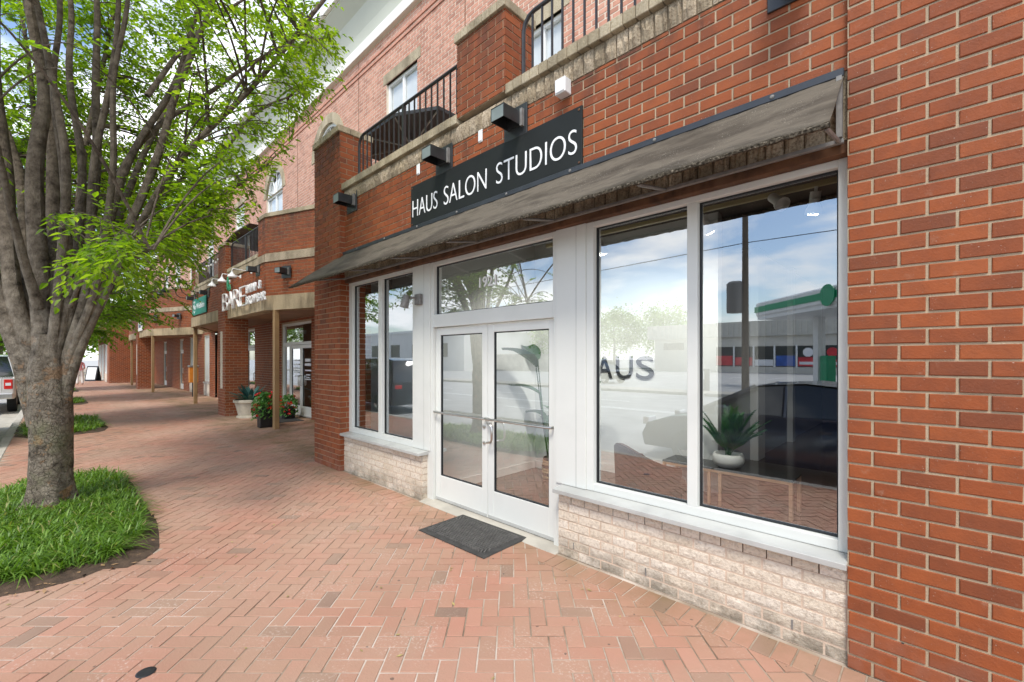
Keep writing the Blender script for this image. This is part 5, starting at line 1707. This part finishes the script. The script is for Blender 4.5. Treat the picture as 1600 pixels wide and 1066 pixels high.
# ------------------------------------------------------------------ vehicles
def wheel(parent, x, y, z, r, w_=.22):
    s = 1 if y > 0 else -1
    k = MB().lathe([(r * .62, -w_ / 2), (r * .93, -w_ / 2), (r, -w_ * .3), (r, w_ * .3), (r * .93, w_ / 2), (r * .62, w_ / 2)], n=28, cap=False)
    o = k.build('wheel', simple('tyre', (.02, .02, .02), .8, .2) if 'tyre' not in M else 'tyre', parent, smooth=True, loc=(x, y, z)); o.rotation_euler = (math.pi / 2, 0, 0)
    q = MB().lathe([(0, s * -w_ * .22), (r * .25, s * -w_ * .30), (r * .55, s * -w_ * .25), (r * .63, s * -w_ * .45), (r * .63, s * w_ * .1), (0, s * w_ * .1)], n=20, cap=False)
    q.build('rim', 'steel', o, smooth=True)
M['tyre'] = simple('tyre', (.02, .02, .02), .8, .2)
M['lamp_red'] = simple('tail_lamp', (.55, .02, .015), .2, .1, 9)
M['lamp_clear'] = simple('lamp_clear', (.7, .7, .7), .1, 0)
def paint(name, col): return simple(name, col, .08, .03, 1, spec=.8)
def car(name, label, loc, rz, col, kind):
    """x is the direction of travel"""
    t = empty(name, loc, rz); tag(t, label, 'car' if name != 'pickup_truck' else 'truck')
    pm_ = paint(name + '_paint', col)
    def loft(prof_lo, w_lo, w_hi, zlo, mat, nm, bev=.05):
        pass
    if kind == 'sedan':
        L, W, body = 4.6, .90, [(-2.3, .32), (-2.28, .78), (-1.9, .93), (-1.2, .97), (.75, .95), (1.75, .82), (2.2, .66), (2.3, .45), (2.25, .25), (-2.2, .22)]
        gh = [(-1.75, .93), (-.95, 1.36), (-.2, 1.43), (.45, 1.38), (1.35, .92)]; wx, r = (-1.4, 1.42), .32
    elif kind == 'suv':
        L, W, body = 4.9, .97, [(-2.45, .4), (-2.45, 1.05), (-2.35, 1.12), (1.0, 1.1), (1.9, 1.02), (2.35, .9), (2.45, .6), (2.4, .35), (-2.4, .3)]
        gh = [(-2.38, 1.1), (-2.15, 1.74), (-1.6, 1.82), (.2, 1.8), (.6, 1.7), (1.35, 1.08)]; wx, r = (-1.5, 1.5), .38
    else:
        L, W, body = 5.8, 1.0, [(-2.9, .55), (-2.9, 1.18), (-1.0, 1.18), (.95, 1.2), (2.1, 1.15), (2.8, 1.05), (2.9, .7), (2.85, .45), (-2.85, .5)]
        gh = [(-1.05, 1.18), (-.85, 1.88), (-.3, 1.95), (.5, 1.93), (1.0, 1.82), (1.75, 1.18)]; wx, r = (-1.75, 1.85), .42
    m = MB(); n = len(body)
    # five cross sections across the width: rounded shoulders
    secs = [(-1, .90), (-.985, .97), (-.94, 1.), (.94, 1.), (.985, .97), (1, .90)]
    zc = .62; vs_ = []
    for yy, k in secs:
        for x, z in body: vs_.append((x * (1 - (1 - k) * .25), yy * W, zc + (z - zc) * k))
    fs_ = [tuple(range(n - 1, -1, -1)), tuple((len(secs) - 1) * n + i for i in range(n))]
    for j in range(len(secs) - 1):
        for i in range(n): fs_.append((j * n + i, j * n + (i + 1) % n, (j + 1) * n + (i + 1) % n, (j + 1) * n + i))
    m.add(vs_, fs_)
    b = m.build('body', pm_, t, bevel=.03, seg=2, smooth=True)
    g1 = MB(); ng = len(gh); zt = max(z for x, z in gh); zb = min(z for x, z in gh)
    vs_ = []
    for yy in (-1, 1):
        for x, z in gh:
            k = (z - zb) / (zt - zb); vs_.append((x, yy * W * (.93 - .17 * k), z))
    fs_ = [tuple(range(ng - 1, -1, -1)), tuple(range(ng, 2 * ng))] + [(i, i + 1, ng + i + 1, ng + i) for i in range(ng - 1)]
    g1.add(vs_, fs_); g1.build('greenhouse', simple(name + '_glass', (.02, .024, .025), .06, 0, spec=.8), t, bevel=.02, smooth=True)
    ro = MB(); vs_ = []
    top = [p for p in gh if (p[1] - zb) / (zt - zb) > .8]
    for yy in (-1, 1):
        for x, z in top: vs_.append((x * 1.0, yy * W * (.93 - .17 * (z - zb) / (zt - zb)) * 1.01, z + .012))
    k = len(top); ro.add(vs_, [(i, i + 1, k + i + 1, k + i) for i in range(k - 1)]); ro.build('roof', pm_, t, smooth=True, fix=False)
    for xp in ([gh[0], gh[1]], [gh[-1], gh[-2]], [(gh[1][0] * .1 + gh[-1][0] * .1, zb), (gh[1][0] * .1 + gh[-1][0] * .1, zt - .05)]):
        for yy in (-1, 1):
            P = [Vector((x, yy * W * (.935 - .17 * (z - zb) / (zt - zb)) * 1.005, z)) for x, z in xp]
            MB().tube(P, .035, 6).build('pillar', pm_, t, smooth=True)
    for x in wx:
        for s in (-1, 1): wheel(t, x, s * (W - .10), r, r)
    xr_ = body[0][0]
    for s in (-1, 1):
        if kind == 'pickup':
            MB().box(xr_ - .012, xr_ + .10, s * .86 - .10, s * .86 + .10, .82, 1.15).build('tail_light', 'lamp_red', t, bevel=.02)
            MB().box(xr_ - .016, xr_ - .01, s * .86 - .06, s * .86 + .06, .94, 1.03).build('reverse_light', 'lamp_clear', t)
        else:
            MB().box(xr_ - .01, xr_ + .06, s * W * .78 - .14, s * W * .78 + .14, body[1][1] - .22, body[1][1] - .08).build('tail_light', 'lamp_red', t, bevel=.02)
        MB().box(-xr_ - .12, -xr_ + .0, s * W * .75 - .16, s * W * .75 + .16, .62, .76).build('headlight', 'lamp_clear', t, bevel=.02)
        MB().box(.75, .95, s * (W + .03), s * (W + .2), zb + .02, zb + .16).build('mirror', pm_, t, bevel=.03)
        for hx in (-.55, .35): MB().box(hx, hx + .16, s * W - .004, s * W + .022, zb - .16, zb - .13).build('door_handle', pm_, t)
    if kind == 'pickup':
        MB().box(xr_ - .16, xr_ + .1, -.98, .98, .52, .70).build('bumper', 'steel', t, bevel=.03)
        MB().box(xr_ - .01, xr_ + .02, -.72, .72, .74, 1.16).build('tailgate', pm_, t, bevel=.01)
        MB().box(xr_ - .03, xr_ + .0, -.15, .15, .84, .98).build('tailgate_emblem', 'black_metal', t, bevel=.02)
        MB().box(xr_ - .17, xr_ - .158, -.16, .16, .54, .66).build('licence_plate', 'white', t)
    return t
car('pickup_truck', 'white pickup truck parked at the kerb behind the near tree trunk', (-24.6, -4.9, -.125), math.pi, (.66, .65, .62), 'pickup')
car('parked_car', 'dark blue sedan parked at the kerb, reflected in the big window', (-1.6, -5.0, -.125), math.pi, (.02, .03, .06), 'sedan')
car('parked_car', 'black sport utility car parked at the kerb, reflected in the left window', (-14.9, -5.1, -.125), math.pi, (.012, .016, .022), 'suv')
car('parked_car', 'dark grey car crossing the lot of the store across the road', (-19, -26, -.14), .2, (.03, .03, .035), 'suv')

# ------------------------------------------------------------------ across the road (seen in the window reflections)
fk = empty('far_kerb'); tag(fk, kind='structure')
for i in range(40):
    MB().box(-80 + i * 3, -77.02 + i * 3, -18.75, -18.4, -.16, .02).build('kerb_stone', 'kerb', fk)
tag(MB().box(-90, 60, -20.6, -18.75, -.16, .0).build('far_pavement', 'concrete'), kind='structure')
lot = MB(); lot.quad((-90, -64, -.13), (60, -64, -.13), (60, -20.6, -.13), (-90, -20.6, -.13))
tag(lot.build('parking_lot', 'asphalt'), kind='structure')
st = empty('convenience_store'); tag(st, 'low cream convenience store with red window banners across the road', 'building')
cream_w = simple('stucco', (.60, .57, .50), .8, .06, 1)
MB().box(-31, 8, -74, -60, -.14, 4.6).build('wall', cream_w, st)
MB().box(-32, 9, -75, -59.6, 4.6, 6.6).build('parapet', simple('ribbed_metal', (.55, .53, .47), .6, .08, 2), st, bevel=.03)
for i in range(64):
    MB().box(-31.9 + i * .64, -31.78 + i * .64, -59.62, -59.5, 4.62, 6.58).build('rib', cream_w, st)
M['banner_red'] = simple('red_banner', (.60, .04, .05), .6, .25, 1.4)
M['banner_blue'] = simple('blue_banner', (.03, .10, .38), .6, .3, 1.4)
M['store_glass'] = simple('store_glass', (.05, .06, .06), .1, .1)
for i in range(11):
    x = -22 + i * 2.4
    wnd = MB().box(x, x + 2.2, -60.02, -59.95, .7, 3.3).build('window', 'store_glass', st)
    MB().box(x + .05, x + 2.15, -59.95, -59.93, .8, (2.1, 1.9, 1.6)[i % 3]).build('banner', ('banner_red', 'banner_red', 'print', 'banner_blue')[i % 4], wnd)
    if i > 3:
        MB().lathe([(0, 0), (.55, 0), (.55, .03), (0, .03)], n=20, cap=False).build('poster_disc', ('banner_blue', 'print', 'banner_red')[i % 3], wnd, loc=(x + 1.1, -59.92, 2.5)).rotation_euler = (-math.pi / 2, 0, 0)
        MB().box(x + .2, x + 1.9, -59.93, -59.91, 1.0, 1.35).build('poster_strip', 'print', wnd)
    MB().box(x + 2.2, x + 2.4, -60.03, -59.9, .6, 3.4).build('mullion', 'white', st)
MB().box(-29.5, -26.5, -59.95, -59.85, 3.0, 4.0).build('sign_panel', simple('store_sign', (.18, .16, .14), .5, .4, 3), st)
ca_ = empty('fuel_canopy', (-2.2, -33, 0), math.radians(47.5)); tag(ca_, 'white fuel station canopy with a green edge across the road', 'canopy')
MB().box(-4.1, 9, -6, 6, 4.5, 4.7).build('soffit', 'white', ca_)
MB().box(-4.2, 9.1, -6.1, 6.1, 4.7, 5.7).build('fascia', 'white', ca_, bevel=.1)
gm_ = simple('canopy_green', (.015, .30, .13), .4, .05)
MB().box(-4.24, 9.14, -6.14, 6.14, 5.0, 5.4).build('green_band', gm_, ca_)
MB().lathe([(0, 0), (.6, 0), (.6, .05), (0, .05)], n=24, cap=False).build('round_emblem', gm_, ca_, loc=(3.5, 6.16, 5.2)).rotation_euler = (-math.pi / 2, 0, 0)
for x in (-2, 6):
    for y in (-3, 3):
        MB().box(x - .25, x + .25, y - .25, y + .25, -.14, 4.5).build('column', 'white', ca_)
        MB().box(x + .5, x + 1.2, y - .3, y + .3, -.14, 1.9).build('fuel_pump', gm_, ca_, bevel=.05)
bm_a = empty('newspaper_stand', (-9.2, -20.9, 0)); tag(bm_a, 'low dark newspaper stand across the road', 'stand')
MB().box(-.35, .35, -.3, .3, -.13, 1.15).build('cabinet', 'black_metal', bm_a, bevel=.04); MB().box(-.28, .28, .3, .31, .6, 1.05).build('window_panel', 'print', bm_a)
for i_ in range(9):
    MB().box(-30 + i_ * 3.2, -29.88 + i_ * 3.2, -46, -40, -.128, -.124).build('bay_line', 'white', bpy.data.objects['parking_lot'])
up_ = empty('utility_pole', (-6.6, -19.5, -.0)); tag(up_, 'wooden utility pole with a grey transformer across the road', 'utility pole')
MB().tube([(0, 0, 0), (0, 0, 10.5)], [.17, .12], 12).build('pole', simple('pole_wood', (.13, .10, .07), .9, .3, 9), up_, smooth=True)
MB().tube([(-1.2, 0, 9.6), (1.2, 0, 9.6)], .06, 6).build('crossarm', 'post', up_)
MB().lathe([(0, 3.9), (.36, 3.9), (.38, 4.0), (.38, 5.3), (.28, 5.4), (0, 5.42)], n=18, cap=False).build('transformer', 'grey_metal', up_, smooth=True, loc=(-.45, 0, 0))
for i, z in enumerate((9.7, 9.2, 7.2)):
    pts = [(x, -19.5 + .0, z - .0005 * (30 ** 2 - (abs(x + 6.6) - 30) ** 2)) for x in np.linspace(-66.6, 53.4, 31)]
    MB().tube([(p[0] + 6.6, 0, p[2]) for p in pts], .018, 4).build('wire', 'black_metal', up_)
wb = empty('warehouse'); tag(wb, 'long white flat roofed building across the road', 'building')
MB().box(-120, -52, -66, -40, -.14, 6.2).build('wall', simple('white_stucco', (.72, .71, .68), .8, .05, .6), wb)
MB().box(-120.3, -51.7, -66, -39.8, 6.2, 6.6).build('parapet', 'white', wb)
for i in range(9):
    MB().box(-115 + i * 7, -112 + i * 7, -40.02, -39.95, 2.0, 4.2).build('window', 'store_glass', wb)
rw = empty('retaining_wall'); tag(rw, 'long low pale block wall across the road', 'wall')
MB().box(-52, -32, -46, -45.5, -.14, 2.4).build('wall', simple('pale_block', (.55, .50, .44), .9, .25, 1.2), rw)
# distant woods
def far_tree(label, loc, h, r, seed):
    rg = np.random.default_rng(seed)
    t = empty('distant_tree', loc); tag(t, label, 'tree', 'trees far behind')
    MB().tube([(0, 0, -.2), (.1, 0, h * .4), (0, .1, h * .75)], [.28, .2, .08], 8).build('trunk', 'bark', t, smooth=True)
    n = 5200
    cl = rg.normal(0, 1, (46, 3)); cl /= np.linalg.norm(cl, axis=1, keepdims=True); cl *= rg.uniform(.45, 1., (46, 1))
    cen = cl[rg.integers(0, 46, n)] * np.array([r, r, h * .36]) + rg.normal(0, 1, (n, 3)) * r * .16 + np.array([0, 0, h * .62])
    D = rg.normal(0, 1, (n, 3)); D[:, 2] *= .5; D /= np.linalg.norm(D, axis=1, keepdims=True)
    U = rg.normal(0, .5, (n, 3)) + np.array([0, 0, 1.])
    L = rg.uniform(.25, .5, n)
    V_, F_ = leaves_np(cen, D, U, L, L * .4)
    mesh_np('crown', V_, F_, 'leaf2', t)
ft = 0
for (x, y, h, r, lab) in ((-62, -6.5, 8, 3.4, 'bushy tree far down the road beside the parked truck'), (-75, -5.5, 10, 4, 'taller tree behind the bushy one far down the road'), (-58, 2.0, 7, 2.6, 'pale tree beyond the far shop behind the walking person'), (-88, -9, 12, 5, 'rounded tree at the far end of the road'), (-70, 1.0, 9, 3.5, 'tree at the end of the pavement'),
                          (-44, -70, 11, 5, 'dark tree left of the cream store across the road'), (-38, -78, 12, 6, 'tall tree behind the cream store across the road'), (-50, -60, 10, 5, 'tree beside the white warehouse across the road'), (-85, -75, 13, 7, 'tree behind the white warehouse across the road')):
    ft += 1
    far_tree(lab, (x, y, -.1), h, r, 200 + ft)
